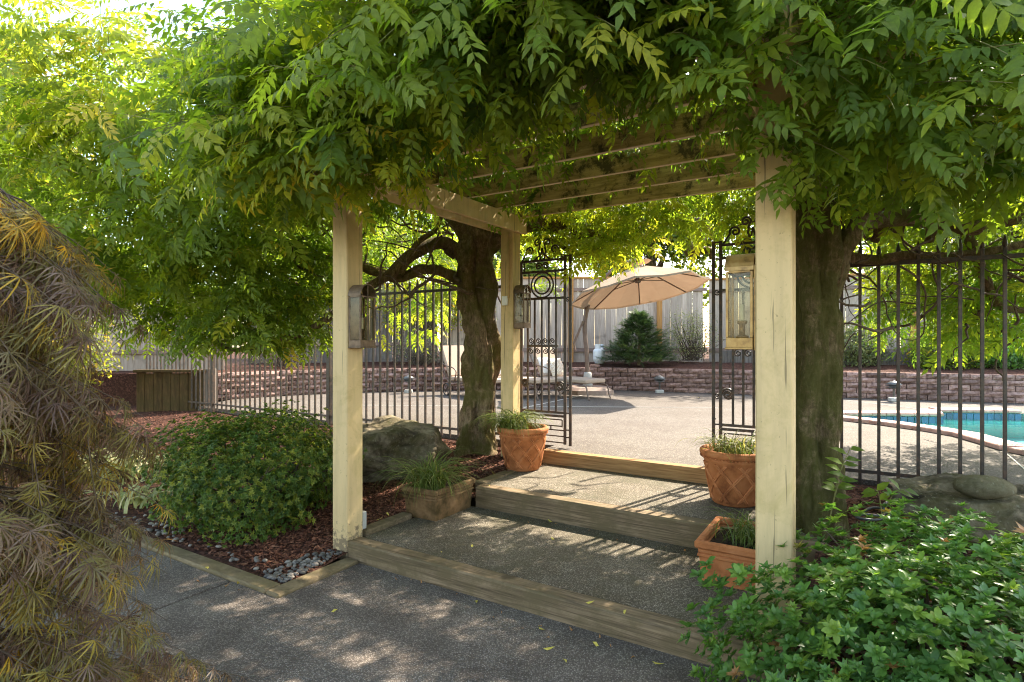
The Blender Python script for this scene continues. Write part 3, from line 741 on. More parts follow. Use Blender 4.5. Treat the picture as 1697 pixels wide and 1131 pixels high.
# placing many leaves: each is (position, 3x3 axes, tint); the 300 that show largest become objects of their own
def axes(xdir, zhint, s):
    x = xdir / (np.linalg.norm(xdir) + 1e-9); z = zhint - x * (zhint @ x); nz = np.linalg.norm(z)
    if nz < 1e-4: z = np.array([1.0, 0, 0]) - x * x[0]; nz = np.linalg.norm(z)
    z = z / nz; return np.column_stack([x, np.cross(z, x), z]) * s
def in_frame(P, m=0.0):
    return (P[:, 1] > .4) & (np.abs(P[:, 0] / np.maximum(P[:, 1], .1)) < .90 + m) & (np.abs((P[:, 2] - CAMZ) / np.maximum(P[:, 1], .1)) < .60 + m)
NB = 6
def foliage(parent, fine, coarse, P, A, tint, mat, piece_name, stuff_name, n_ind=300, coarse_beyond=2.9, size=1.0):
    P = np.asarray(P); A = np.asarray(A); tint = np.clip(np.asarray(tint), 0, .999); N = len(P)
    pid = rng.integers(0, len(fine), N)
    scl = np.linalg.norm(A[:, :, 0], axis=1); vis = in_frame(P)
    score = np.where(vis, scl / np.maximum(np.linalg.norm(P - np.array([0, 0, CAMZ]), axis=1), .2), 0)
    order = np.argsort(-score); ind = order[:n_ind] if n_ind else order[:0]; ind = ind[score[ind] > 0]
    cache = {}
    for i in ind:
        key = (int(pid[i]), int(tint[i] * NB))
        if key not in cache:
            V, T = fine[key[0]]; cache[key] = fast_mesh(piece_name, V, T, mat, np.full(len(V), (key[1] + .5) / NB), False)
        M = Matrix([[*A[i][0], P[i][0]], [*A[i][1], P[i][1]], [*A[i][2], P[i][2]], [0, 0, 0, 1]])
        piece(piece_name, cache[key], parent, M)
    rest = np.setdiff1d(np.arange(N), ind)
    loc = np.array(root_of(parent).location); VV = []; TT = []; tt = []; base = 0
    for far in (False, True):
        sel_d = P[rest][:, 1] > coarse_beyond
        for k in range(len(fine)):
            s = rest[(pid[rest] == k) & (sel_d == far)]
            if not len(s): continue
            V, T = (coarse if far else fine)[k]
            vv = np.einsum('nij,vj->nvi', A[s], V) + (P[s] - loc)[:, None, :]
            nv = len(V); VV.append(vv.reshape(-1, 3)); TT.append((np.asarray(T)[None] + (base + np.arange(len(s)) * nv)[:, None, None]).reshape(-1, 3))
            tt.append(np.repeat(tint[s], nv)); base += nv * len(s)
    if VV:
        o = link(stuff_name, fast_mesh(stuff_name, np.vstack(VV), np.vstack(TT), mat, np.concatenate(tt)), parent); o['kind'] = 'stuff'
def tubes_part(parent, name, paths, mat, n=4, stuff=True):
    V = []; T = []; base = 0; loc = np.array(root_of(parent).location)
    for pts, r in paths:
        v, f = tube(np.asarray(pts) - loc, r, n, False); V.append(np.array(v))
        for q in f: T += [(q[0] + base, q[1] + base, q[2] + base), (q[0] + base, q[2] + base, q[3] + base)]
        base += len(v)
    if not V: return
    o = link(name, fast_mesh(name, np.vstack(V), T, mat, None, True), parent)
    if stuff: o['kind'] = 'stuff'
    return o

# ------------------------------------------------------------------ trunks and limbs
def trunk_mesh(ctrl, radii, n=34, rings=70, twist=2.2, amp=.22, seed=0, knob=.10):
    r = random.Random(seed); P = spline(ctrl, rings); P, fr = frames(P)
    rad = np.interp(np.linspace(0, 1, rings), np.linspace(0, 1, len(radii)), radii)
    ph = [r.uniform(0, 6.28) for _ in range(5)]; V = []; Fc = []
    for k in range(rings):
        N, B = fr[k]; s = k / (rings - 1)
        for i in range(n):
            a = 2 * math.pi * i / n; aa = a + twist * s
            rel = 1 + amp * (.55 * abs(math.sin(1.5 * aa + ph[0])) + .35 * math.sin(4 * aa + ph[1] + 2 * math.sin(5 * s + ph[2])) + .18 * math.sin(9 * aa + ph[3])) - .4 * amp
            rel += knob * 2.2 * mnoise.noise(Vector((math.cos(a) * 1.3, math.sin(a) * 1.3, s * 9 + seed * 7))) + knob * mnoise.noise(Vector((math.cos(a) * 4, math.sin(a) * 4, s * 22 + seed))) + .06 * mnoise.noise(Vector((math.cos(a) * 9, math.sin(a) * 9, s * 30 + seed)))
            V.append(P[k] + rad[k] * rel * (math.cos(a) * N + math.sin(a) * B))
    for k in range(rings - 1):
        for i in range(n):
            j = (i + 1) % n; Fc.append((k * n + i, k * n + j, (k + 1) * n + j, (k + 1) * n + i))
    Fc.append(tuple((rings - 1) * n + i for i in range(n)))
    return V, Fc
def limb(parent, name, ctrl, radii, seed, mat=None, **kw):
    V, Fc = trunk_mesh(ctrl, radii, seed=seed, **kw); b = MB(); b.add(V, Fc); return b.build(name, mat or M_bark, parent, True)
def wander(p, d, L, r0, seed, n=12, wob=.55, droop=0.0):
    r = random.Random(seed); p = np.array(p, float); d = np.array(d, float); d /= np.linalg.norm(d); out = [p.copy()]
    for k in range(n):
        d = d + np.array([r.gauss(0, wob), r.gauss(0, wob), r.gauss(0, wob * .8) - droop]) * .5; d /= np.linalg.norm(d); p = p + d * L / n; out.append(p.copy())
    return spline(out, n * 2), np.linspace(r0, r0 * .3, n * 2)

wl = thing('wisteria', 'old gnarled wisteria left of the gate, spreading over fence and pergola', 'vine', (-.41, 6.5, .33))
wr = thing('wisteria', 'mossy wisteria vine behind the right post with leaves hanging over the fence', 'vine', (2.12, 3.95, .27))
limb(wl, 'trunk', [(-.40, 6.5, .22), (-.39, 6.5, .6), (-.37, 6.5, 1.15), (-.36, 6.5, 1.7), (-.43, 6.5, 2.2), (-.40, 6.5, 2.6), (-.38, 6.5, 3.1)], [.27, .185, .17, .195, .155, .175, .19, .15], 3, twist=2.6, amp=.42, knob=.19, n=64, rings=150)
limb(wl, 'stem', [(-.30, 6.42, 1.7), (-.25, 6.40, 2.2), (-.31, 6.42, 2.6), (-.22, 6.45, 3.1)], [.05, .09, .085, .07], 5, rings=40)
limb(wl, 'stem', [(-.50, 6.42, 2.0), (-.50, 6.38, 2.4), (-.42, 6.40, 2.8), (-.5, 6.4, 3.1)], [.04, .08, .08, .06], 6, rings=40)
LB = [([at(770, 425, 6.5), at(735, 402, 6.45), at(690, 418, 6.3), at(650, 452, 6.2), at(605, 480, 6.1), at(560, 515, 6.0), at(510, 548, 5.95), at(455, 566, 5.9), at(390, 580, 5.9), at(350, 560, 6)], [.075, .08, .068, .058, .046, .036, .036, .03, .025, .018]),
      ([at(770, 470, 6.5), at(735, 452, 6.4), at(700, 446, 6.3), at(660, 462, 6.3), at(625, 452, 6.3), at(560, 430, 6.3), at(470, 425, 6.2)], [.07, .055, .05, .045, .03]),
      ([at(785, 400, 6.5), at(740, 350, 6.4), at(690, 330, 6.3), at(600, 340, 6.2), at(480, 330, 6.2), at(330, 300, 6.3)], [.10, .085, .06, .05, .04]),
      ([at(665, 455, 6.2), at(690, 405, 6.2), at(722, 380, 6.3), at(735, 350, 6.3)], [.03, .028, .02]),
      ([at(800, 420, 6.5), at(840, 385, 6.5), at(900, 372, 6.5), at(960, 388, 6.5), at(1010, 394, 6.5), at(1060, 398, 6.5), at(1100, 385, 6.5)], [.10, .085, .075, .07, .06, .045]),
      ([at(1060, 398, 6.5), at(1055, 365, 6.5), at(1062, 335, 6.5), at(1050, 300, 6.5)], [.05, .045, .04, .03]),
      ([at(1010, 394, 6.5), at(985, 412, 6.5), at(960, 424, 6.5), at(925, 405, 6.5), at(905, 395, 6.5)], [.03, .03, .025, .02])]
for k, (c, r) in enumerate(LB): limb(wl, 'limb', c, r, 20 + k, n=14, rings=56, twist=3, amp=.28, knob=.10)
limb(wr, 'trunk', [(2.12, 3.95, .12), (2.12, 3.95, .45), (2.10, 3.95, 1.0), (2.115, 3.95, 1.5), (2.09, 3.95, 1.95), (2.10, 3.95, 2.3), (2.03, 3.95, 2.75)], [.205, .165, .16, .165, .135, .14, .15, .10], 9, M_bark_moss, twist=1.4, amp=.40, knob=.15, n=64, rings=150)
RB = [([at(1372, 520, 3.95), at(1385, 455, 3.95), at(1397, 405, 3.95), at(1430, 372, 4.0), at(1490, 362, 4.05), at(1550, 366, 4.1), at(1610, 378, 4.1), at(1680, 360, 4.1), at(1760, 345, 4.2)], [.045, .075, .07, .055, .06, .05, .05, .04]),
      ([at(1400, 425, 4.6), at(1445, 432, 4.65), at(1500, 425, 4.6), at(1560, 428, 4.55), at(1620, 420, 4.5), at(1700, 405, 4.5)], [.045, .04, .04, .045, .035, .03]),
      ([at(1600, 385, 4.5), at(1620, 430, 4.7), at(1640, 480, 4.8), at(1662, 510, 4.8), at(1720, 515, 4.8)], [.035, .04, .035, .03, .02]),
      ([at(1345, 360, 3.95), at(1350, 320, 3.9), at(1380, 280, 3.8), at(1450, 250, 3.7), at(1560, 240, 3.6)], [.08, .07, .05, .04]),
      ([at(1180, 430, 6.4), at(1175, 415, 6.4), at(1140, 418, 6.5), at(1160, 398, 6.5), at(1172, 370, 6.5), at(1160, 340, 6.4), at(1155, 310, 6.4)], [.02, .045, .05, .045, .04, .03]),
      ([at(1255, 265, 3.2), at(1285, 285, 3.3), at(1330, 290, 3.5)], [.02, .022, .02]),
      ([at(1450, 400, 4.3), at(1462, 370, 4.2), at(1480, 330, 4.1), at(1500, 290, 4.0)], [.03, .035, .03, .025]),
      ([at(1540, 400, 4.4), at(1545, 365, 4.3), at(1530, 320, 4.2), at(1540, 270, 4.0)], [.03, .035, .03, .025])]
for k, (c, r) in enumerate(RB): limb(wr, 'limb', c, r, 40 + k, n=14, rings=50, twist=3, amp=.28, knob=.10)
tw = []
for k in range(150):
    x = random.uniform(400, 800) if k < 100 else random.uniform(860, 1240)
    y = random.uniform(320, 500) if k < 60 else random.uniform(300, 440); Y = random.uniform(5.8, 7.4) if k < 100 else random.uniform(6.6, 7.4)
    if k >= 100: y = random.uniform(300, 375)
    tw.append(wander(at(x, y, Y), (random.uniform(-1, 1), random.uniform(-.4, .4), random.uniform(-.5, .6)), random.uniform(.5, 1.3) * (1 if k < 100 else .55), random.uniform(.006, .022), k))
tubes_part(wl, 'twigs', tw, M_twig, 5)
tw = []
for k in range(110):
    x = random.uniform(1370, 1800); y = random.uniform(250, 470) if k < 80 else random.uniform(420, 560); Y = random.uniform(4.0, 5.6)
    tw.append(wander(at(x, y, Y), (random.uniform(-1, 1), random.uniform(-.4, .4), random.uniform(-.6, .5)), random.uniform(.4, 1.1), random.uniform(.005, .018), 500 + k))
tubes_part(wr, 'twigs', tw, M_twig, 5)

# ------------------------------------------------------------------ wisteria foliage: leafy shoots
PIN_F = [pinnate(True, 5, .30, 1), pinnate(True, 6, .33, 2), pinnate(True, 4, .26, 3), pinnate(True, 5, .28, 4)]
PIN_C = [pinnate(False, 5, .30, 1), pinnate(False, 6, .33, 2), pinnate(False, 4, .26, 3), pinnate(False, 5, .28, 4)]
def floor_z(p):
    """lowest leaf height: people walk under the pergola and the vine is kept clipped above the fence"""
    u, v = UV(p[0], p[1])
    if -.25 < u < 2.95 and -.25 < v < 2.62: return 3.13 if u > .15 else 2.95
    if .2 < u < 2.75 and v <= -.25: return float(np.interp(u, [.2, 1.0, 1.5, 2.0, 2.4, 2.75], [2.55, 2.54, 2.62, 2.66, 2.66, 2.5]))
    if -.25 < u < 3.0 and v >= 2.62: return 2.42 if .35 < u < 1.0 else 2.66
    if -1.6 < u <= -.25 and .2 < v < 2.62: return 2.85
    if u <= .2 and v <= .2: return float(np.interp(u, [-4, -1.5, -.6, .2], [1.9, 2.3, 2.5, 2.62]))
    if u <= -1.6 and v < 2.62: return 1.60
    if u <= -2.3: return 1.62
    if u < 3.0: return 2.30
    if p[1] < 3.2: return 2.30
    if v < 2.62: return 2.52
    return 1.55
def shoots(regions, seed):
    r = np.random.default_rng(seed); P = []; A = []; T = []; stems = []
    for rg in regions:
        kind, a, b_, n, t0, opt = rg
        for _ in range(n):
            if kind == 'ell':
                d = r.normal(size=3); d /= np.linalg.norm(d); rad = r.uniform(.15, 1) ** (1 / 2.2)
                p = np.array(a) + np.array(b_) * d * rad; out = d * np.array([1, 1, .5])
            else:
                q = r.uniform(np.array(a), np.array(b_)); p = W(*q); out = r.normal(size=3) * np.array([1, 1, .3])
            out = out + r.normal(size=3) * .55 + np.array(opt.get('dir', (0, 0, 0)))
            out[2] = out[2] * .7 + opt.get('lift', .1); out /= np.linalg.norm(out)
            L = r.uniform(.35, .8) * opt.get('len', 1.0); dr = r.uniform(.05, .45) * opt.get('droop', 1.0); m = max(3, int(L / .085))
            pts = [p + out * L * s - np.array([0, 0, dr * L * s * s]) for s in np.linspace(0, 1, 7)]
            if min(q[2] - floor_z(q) for q in pts[::2]) > -.03: stems.append((pts, np.linspace(.0035, .0015, 7)))
            tn = np.clip(t0 + .04 + r.normal() * .17, 0, .9); az = r.uniform(0, 6.28)
            for k in range(m):
                s = (k + .5) / m; q = p + out * L * s - np.array([0, 0, dr * L * s * s]); tg = out - np.array([0, 0, 2 * dr * s])
                if q[2] < floor_z(q): continue
                uu, vv_ = UV(q[0], q[1])
                if (-.2 < uu < 3.3 and vv_ > 3.5) or (uu < -1.2 and q[2] > 4.15): continue
                sd_ = np.cross(tg, (0, 0, 1.0)); sd_ /= np.linalg.norm(sd_) + 1e-6
                side = sd_ * (1 if k % 2 else -1)
                x = .55 * tg + side * r.uniform(.5, 1.0) + np.array([0, 0, -r.uniform(-.15, .55) * opt.get('hang', 1.0)]) + r.normal(size=3) * .18
                z = np.array([0, 0, 1.0]) + r.normal(size=3) * .40 + .45 * out - np.array([*D2, 0]) * .35
                P.append(q); A.append(axes(x, z, r.uniform(.58, .95) * opt.get('size', 1.0)))
                yl = tn + r.normal() * .07
                if r.random() < opt.get('yellow', .012): yl = r.uniform(.85, 1.0)
                T.append(yl)
    return np.array(P), np.array(A), np.array(T), stems
E = lambda c, r, n, t, **o: ('ell', c, r, n, t, o)
Bx = lambda lo, hi, n, t, **o: ('box', lo, hi, n, t, o)
LEFT = [E((-3.7, 6.1, 3.05), (2.7, 1.1, 1.35), 560, .42, yellow=0.012), E((-2.6, 5.0, 3.25), (1.4, .9, .75), 240, .48, yellow=0.024),
        E((-5.2, 5.0, 2.9), (1.3, 1.2, 1.3), 120, .5, yellow=0.024), E((-3.0, 4.75, 3.65), (2.1, .8, .40), 190, .70, yellow=0.036),
        E((-1.00, 3.72, 2.86), (.60, .38, .42), 150, .72, yellow=0.040), Bx((-.7, -.8, 3.16), (1.5, 2.9, 3.8), 460, .40), Bx((-.2, -1.0, 2.78), (1.6, -.35, 3.5), 230, .5),
        Bx((-5.4, 2.5, 2.65), (-1.2, 3.7, 3.7), 150, .5), Bx((-3.2, 3.3, 1.75), (-.9, 4.2, 2.7), 60, .66, yellow=0.020), Bx((-.3, 2.85, 2.8), (1.5, 3.25, 3.3), 90, .62),
        E((-3.2, 6.0, 2.2), (1.7, .6, .6), 200, .40), E((-2.1, 5.7, 2.9), (.9, .6, .5), 90, .42), E((-2.5, 5.6, 1.95), (1.0, .35, .33), 110, .45),
        Bx((.40, 2.9, 2.55), (1.0, 3.3, 2.95), 34, .70, droop=1.4)]
RIGHT = [Bx((1.5, -.8, 3.16), (3.9, 2.9, 3.8), 400, .35), Bx((1.6, -1.0, 2.86), (2.6, -.35, 3.5), 240, .42, size=.88), E((1.75, 2.60, 2.88), (1.0, .48, .60), 300, .34, size=.86),
         E((1.02, 2.42, 2.80), (.42, .16, .42), 80, .42, size=.85, len=.7), E((3.5, 3.6, 3.1), (1.6, .9, .75), 220, .36), E((5.3, 6.3, 2.45), (1.6, .7, .75), 190, .52), Bx((1.5, 2.85, 2.85), (3.3, 3.25, 3.3), 120, .6), E((3.9, 4.4, 3.3), (1.6, 1.0, .8), 140, .45), E((4.75, 5.4, 2.15), (.75, .45, .62), 130, .48), E((3.9, 5.6, 2.5), (.6, .4, .4), 50, .5)]
P, A, T, st = shoots(LEFT, 5); foliage(wl, PIN_F, PIN_C, P, A, T, M_wist, 'leaf', 'foliage'); tubes_part(wl, 'shoots', st, M_shoot, 3)
P, A, T, st = shoots(RIGHT, 6); foliage(wr, PIN_F, PIN_C, P, A, T, M_wist, 'leaf', 'foliage'); tubes_part(wr, 'shoots', st, M_shoot, 3)
# young suckers at the foot of the right trunk
def sucker(label, p, tips):
    t = thing('wisteria_sucker', label, 'seedling', p); sp_ = []
    for tip, n in tips:
        c = spline([p, (np.array(p) + np.array(tip)) / 2 + np.array([0, 0, .06]), tip], 10); sp_.append((c, np.linspace(.004, .002, 10)))
        d = c[-1] - c[0]; d /= np.linalg.norm(d); side = np.cross(d, (0, 1.0, 0)); side /= np.linalg.norm(side)
        for k in range(n):
            q = c[min(9, 3 + int(6 * k / max(1, n - 1)))]; sg = 1 if k % 2 else -1
            l, tt = leaflet8(random.uniform(.085, .115), .046, .2, .2); a = axes(d * .5 + side * sg * .8 + np.array([0, 0, -.25]), np.array([0, -.55, .8]), 1.0)
            piece('leaf', fast_mesh('leaf', l, tt, M_wist, np.full(len(l), random.uniform(.1, .5))), t, Matrix([[*a[0], q[0]], [*a[1], q[1]], [*a[2], q[2]], [0, 0, 0, 1]]))
    tubes_part(t, 'stem', sp_, M_shoot, 5, False)
sucker('leafy green sucker climbing beside the foot of the mossy right trunk', at(1375, 860, 3.45), [(at(1408, 745, 3.4), 9), (at(1400, 790, 3.35), 6)])
sucker('small green seedling by the black hose loop in the mulch', at(1462, 856, 3.6), [(at(1450, 812, 3.55), 4), (at(1500, 812, 3.55), 5)])

# ------------------------------------------------------------------ shrubs
def dome_points(c, rad, n, seed, zmin=-.2, layers=(.72, 1.0), lump=.12):
    r = np.random.default_rng(seed); P = []; Nn = []
    while len(P) < n:
        d = r.normal(size=3); d /= np.linalg.norm(d)
        if d[2] < zmin: continue
        k = 1 + lump * 2 * mnoise.noise(Vector(d * 2.3) + Vector((seed, 0, 0))) + lump * mnoise.noise(Vector(d * 6) + Vector((seed, 5, 0)))
        s = r.uniform(layers[0], layers[1]) ** .6 * k
        P.append(np.array(c) + np.array(rad) * d * s); nn = d / np.array(rad); Nn.append(nn / np.linalg.norm(nn))
    return np.array(P), np.array(Nn)
def shrub(t, c, rad, n, fine, coarse, mat, seed, piece_name, scale=1.0, t0=.4, tv=.18, n_ind=300, zmin=-.2, layers=(.6, 1.0), up=.5, lump=.12, stems=26, keep=None, far=99):
    P, Nn = dome_points(c, rad, n, seed, zmin, layers, lump); r = np.random.default_rng(seed)
    if keep is not None:
        k = np.array([keep(p) for p in P]); P, Nn = P[k], Nn[k]
    A = []
    for nn in Nn:
        z = nn + np.array([0, 0, up]) + r.normal(size=3) * .35; A.append(axes(r.normal(size=3), z, 1.0) * scale * r.uniform(.75, 1.2))
    # axes() keeps x and bends z; whorls want z kept
    A = []
    for nn in Nn:
        z = nn + np.array([0, 0, up]) + r.normal(size=3) * .35; z /= np.linalg.norm(z); x = np.cross(r.normal(size=3), z); x /= np.linalg.norm(x)
        A.append(np.column_stack([x, np.cross(z, x), z]) * scale * r.uniform(.75, 1.2))
    foliage(t, fine, coarse, P, np.array(A), np.clip(t0 + r.normal(size=len(P)) * tv, 0, 1), mat, piece_name, 'foliage', n_ind, far)
    b = np.array([c[0], c[1], c[2] - rad[2] * .25]) if zmin > -.5 else np.array([c[0], c[1], c[2] - rad[2]])
    pth = []
    for k in range(stems):
        d = P[r.integers(len(P))]; b2 = np.array([c[0] + r.normal() * rad[0] * .15, c[1] + r.normal() * rad[1] * .15, t.location[2]])
        pth.append((spline([b2, (b2 + d) / 2 + r.normal(size=3) * .06 + np.array([0, 0, .08]), d], 8), np.linspace(.011, .003, 8)))
    tubes_part(t, 'branches', pth, M_twig, 5)
WH_F = [whorl(8, .047, .0205, True, k) for k in range(4)]; WH_C = [whorl(8, .047, .0205, False, k) for k in range(4)]; WH_S = [whorl(7, .040, .0155, False, k + 10) for k in range(4)]
t = thing('azalea_shrub', 'big glossy green azalea shrub in the right foreground hiding the post foot', 'shrub', (1.85, 2.1, .05))
shrub(t, (1.85, 2.10, .25), (1.12, .88, .66), 4600, WH_F, WH_C, M_azal, 21, 'leaf_whorl', .92, .45, .27, 300, -.15, (.35, 1.0), .8, .13, 70, far=1.8)
t = thing('azalea_shrub', 'rounded small leaved azalea shrub in the bed left of the nearest post', 'shrub', (-2.28, 4.95, .06))
shrub(t, (-2.28, 4.95, .44), (.78, .72, .58), 9000, WH_S, WH_S, M_azal2, 22, 'leaf_whorl', .80, .5, .30, 300, -.75, (.5, 1.0), .5, .24, 50, keep=lambda p: p[2] > .06)

# laceleaf maple: weeping branchlets clothed in cut leaves
t = thing('laceleaf_maple', 'weeping laceleaf Japanese maple with bronze cut leaves at the left edge', 'tree', (-2.26, 1.75, .0))
mc = np.array([-2.26, 1.75]); P = []; A = []; T = []; pth = []
r_ = np.random.default_rng(4)
def prof(s): return .90 * s ** .12 + .28 * s ** 7, 2.17 - .20 * s ** .5 - 1.86 * s ** 1.6
for k in range(1750):
    az = r_.uniform(0, 2 * math.pi)
    if math.cos(az - 2.6) > .3 and r_.random() < .85: continue          # thinner on the side away from the path
    o = np.array([math.cos(az), math.sin(az), 0])
    if k % 5 < 4:                                   # tiers of sprays reaching outwards
        tier = r_.integers(0, 7); s0 = np.clip((tier + .5 + .5 * math.sin(az * 4 + tier * 1.7) + r_.normal() * .10) / 7.0, .01, 1); rr, zz = prof(s0); ext = r_.uniform(.86, 1.22)
        pts = np.array([[mc[0] + rr * g * o[0], mc[1] + rr * g * o[1], zz + .12 * (1 - f) - .15 * f ** 3] for f in np.linspace(0, 1, 7) for g in [(.45 + .55 * f) * ext]])
    else:                                           # hanging branchlets behind them
        s0 = r_.uniform(0, .7); s1 = min(1, s0 + r_.uniform(.15, .3)); kin = r_.uniform(.55, .95)
        pts = np.array([[mc[0] + prof(s)[0] * kin * o[0], mc[1] + prof(s)[0] * kin * o[1], prof(s)[1]] for s in np.linspace(s0, s1, 7)])
    pts[:, :2] += .04 * np.sin(np.linspace(0, 3, 7) + k)[:, None] * np.array([-o[1], o[0]])
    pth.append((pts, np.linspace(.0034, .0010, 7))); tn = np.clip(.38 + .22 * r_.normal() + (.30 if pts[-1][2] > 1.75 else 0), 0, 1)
    for j in range(9):
        f = r_.uniform(.15, 1) ** .8; i = min(5, int(f * 6)); q = pts[i] + (pts[i + 1] - pts[i]) * (f * 6 - i); tg = pts[i + 1] - pts[i]; tg /= np.linalg.norm(tg)
        sd_ = np.cross(tg, (0, 0, 1.0)) + r_.normal(size=3) * .05; sd_ /= np.linalg.norm(sd_)
        x = tg * .75 + sd_ * r_.uniform(-.75, .75) + o * .25 + np.array([0, 0, -r_.uniform(.1, .6)])
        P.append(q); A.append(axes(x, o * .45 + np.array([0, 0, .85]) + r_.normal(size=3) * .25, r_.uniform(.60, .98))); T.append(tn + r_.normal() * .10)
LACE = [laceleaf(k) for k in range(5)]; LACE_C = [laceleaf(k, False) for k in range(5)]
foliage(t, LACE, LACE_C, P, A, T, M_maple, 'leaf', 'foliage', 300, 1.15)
tubes_part(t, 'branchlets', pth, M_twig, 4)
for k in range(5):
    a = 1.3 * k; limb(t, 'limb', [(-2.26 + .05 * math.cos(a), 1.75 + .05 * math.sin(a), -.03), (-2.26 + .12 * math.cos(a), 1.75 + .12 * math.sin(a), .6), (-2.26 + .2 * math.cos(a + .6), 1.75 + .2 * math.sin(a + .6), 1.25), (-2.26 + .45 * math.cos(a + .9), 1.75 + .45 * math.sin(a + .9), 1.75)], [.06, .05, .035, .02], 60 + k, n=12, rings=24)

# strap leaves
def ribbon(L, w, bend, twist, n=9):
    V = []; T = []; a = R(70); p = np.array([0.0, 0, 0])
    for i in range(n):
        s = i / (n - 1); ww = w * (1 - s ** 3) * (.7 + .3 * math.sin(math.pi * min(1, s + .2))); tw_ = twist * s
        V += [p + np.array([0, ww * math.cos(tw_), ww * math.sin(tw_)]), p - np.array([0, ww * math.cos(tw_), ww * math.sin(tw_)])]
        a2 = a - bend * s; p = p + np.array([math.cos(a2), 0, math.sin(a2)]) * L / (n - 1)
        if p[2] < .0: p[2] = .004
    for i in range(n - 1): T += [(2 * i, 2 * i + 1, 2 * i + 3), (2 * i, 2 * i + 3, 2 * i + 2)]
    return np.array(V), np.array(T)
def strap_plant(name, label, cat, p, n, Ls, w, bends, mat, piece_name, spread, tr, stuff=False, group=None, azr=(0, 6.283)):
    t = thing(name, label, cat, p, 0, group); protos = [ribbon(1.0, 1.0, b_, tw_) for b_, tw_ in zip(np.linspace(*bends, 6), (-.9, .5, 1.2, -.4, .8, 0.2))]
    VV = []; TT = []; tt = []; base = 0; cache = {}
    for k in range(n):
        L = random.uniform(*Ls); i = random.randrange(6); q = np.array(p) + np.array([random.gauss(0, spread), random.gauss(0, spread), 0]); tn = random.uniform(*tr)
        V, T = ribbon(L, w * random.uniform(.7, 1.2), random.uniform(*bends), random.uniform(-.9, .9)); rt = rot3(random.uniform(*azr), random.uniform(-.1, .2))
        if stuff:
            VV.append(V @ rt.T + q - np.array(p)); TT.append(T + base); tt.append(np.full(len(V), tn)); base += len(V)
        else:
            piece(piece_name, fast_mesh(piece_name, V, T, mat, np.full(len(V), tn), True), t, Matrix.Translation(Vector(q)) @ Matrix(rt.tolist()).to_4x4())
    if stuff:
        o = link(piece_name, fast_mesh(piece_name, np.vstack(VV), np.vstack(TT), mat, np.concatenate(tt), True), t); o['kind'] = 'stuff'
    return t
pi_ = gp(212, 790, .06); strap_plant('iris_clump', 'flopped pale iris leaves in the bed between the maple and round shrub', 'plant', pi_, 95, (.38, .72), .019, (1.9, 2.9), M_iris, 'leaf', .22, (.2, 1.0))
pi_ = gp(236, 838, .03); strap_plant('iris_clump', 'small flopped iris clump at the kerb board left of the round shrub', 'plant', pi_, 40, (.30, .58), .018, (2.0, 2.9), M_iris, 'leaf', .11, (.3, 1.0))
strap_plant('grass_tuft', 'green grass tuft trailing from the left round terracotta pot', 'plant', pot1 + np.array([-.11, -.03, .02]), 420, (.30, .56), .0038, (2.2, 3.3), M_grass, 'blades', .07, (.2, .8), True)
strap_plant('grass_tuft', 'sparse yellowing grass in the right round terracotta pot', 'plant', pot2 + np.array([0, 0, .0]), 240, (.22, .46), .0038, (1.6, 3.2), M_grass, 'blades', .09, (.4, 1.0), True)
strap_plant('grass_tuft', 'arching grass tuft hanging over the end of the mossy rectangular planter', 'plant', pl1 + np.array([-.06, -.10, 0]), 300, (.36, .68), .0042, (1.9, 3.0), M_grass, 'blades', .06, (.2, .8), True)
strap_plant('grass_tuft', 'thin grass tuft in the orange rectangular planter by the right post', 'plant', pl2 + np.array([.06, -.02, 0]), 130, (.22, .40), .0036, (1.4, 2.8), M_grass, 'blades', .07, (.1, .7), True)

# ------------------------------------------------------------------ boulders, cobble, pebbles, mulch chips, fallen leaves, hose
def rock(name, label, cat, c, size, seed, mat, facets=9, sub=5, flat=None, rough=.05, group=None, rz=0.0):
    r = random.Random(seed); bm = bmesh.new(); bmesh.ops.create_icosphere(bm, subdivisions=sub, radius=1.0)
    pl = []
    for k in range(facets):
        d = Vector((r.gauss(0, 1), r.gauss(0, 1), r.gauss(0, .7))).normalized(); pl.append((d, r.uniform(.62, .88)))
    if flat: pl.append((Vector(flat[0]).normalized(), flat[1]))
    for v in bm.verts:
        p = v.co.copy()
        for d, h in pl:
            e = p.dot(d) - h
            if e > 0: p -= d * e * .985
        n = mnoise.fractal(p * 2.2 + Vector((seed * 3, 0, 0)), .9, 2.1, 5) * rough * 1.5
        n += rough * .8 * mnoise.noise(Vector((p.x * 1.5, p.y * 1.5, p.z * 6 + seed))) + rough * .55 * (mnoise.ridged_multi_fractal(p * 2.6 + Vector((seed, 0, 0)), .9, 2.1, 5, 1.0, 2.0) - 1.0)
        p += v.co.normalized() * n
        v.co = Vector((p.x * size[0], p.y * size[1], p.z * size[2]))
    me = bpy.data.meshes.new(name); bm.to_mesh(me); bm.free(); me.materials.append(mat); me.polygons.foreach_set('use_smooth', [True] * len(me.polygons))
    o = link(name, me); o.location = c; o.rotation_euler = (0, 0, rz); return tag(o, label, cat, group)
rock('boulder', 'big angular flat topped boulder behind the nearest post, left of the gnarled trunk', 'boulder', (-1.42, 5.95, .42), (.72, .50, .48), 4, M_rock, 12, 6, ((.1, -.12, 1), .60), .07)
rock('boulder', 'wide layered boulder under the round cobble before the right fence', 'boulder', (3.14, 3.74, .39), (.74, .42, .35), 12, M_rock, 11, 6, ((-.05, -.12, 1), .62), .075, rz=-.3)
rock('cobble', 'smooth round mossy cobble resting on top of the right boulder', 'stone', (3.02, 3.64, .665), (.165, .12, .075), 31, M_cobble, 2, 4, None, .02, rz=-.3)
pebs = []
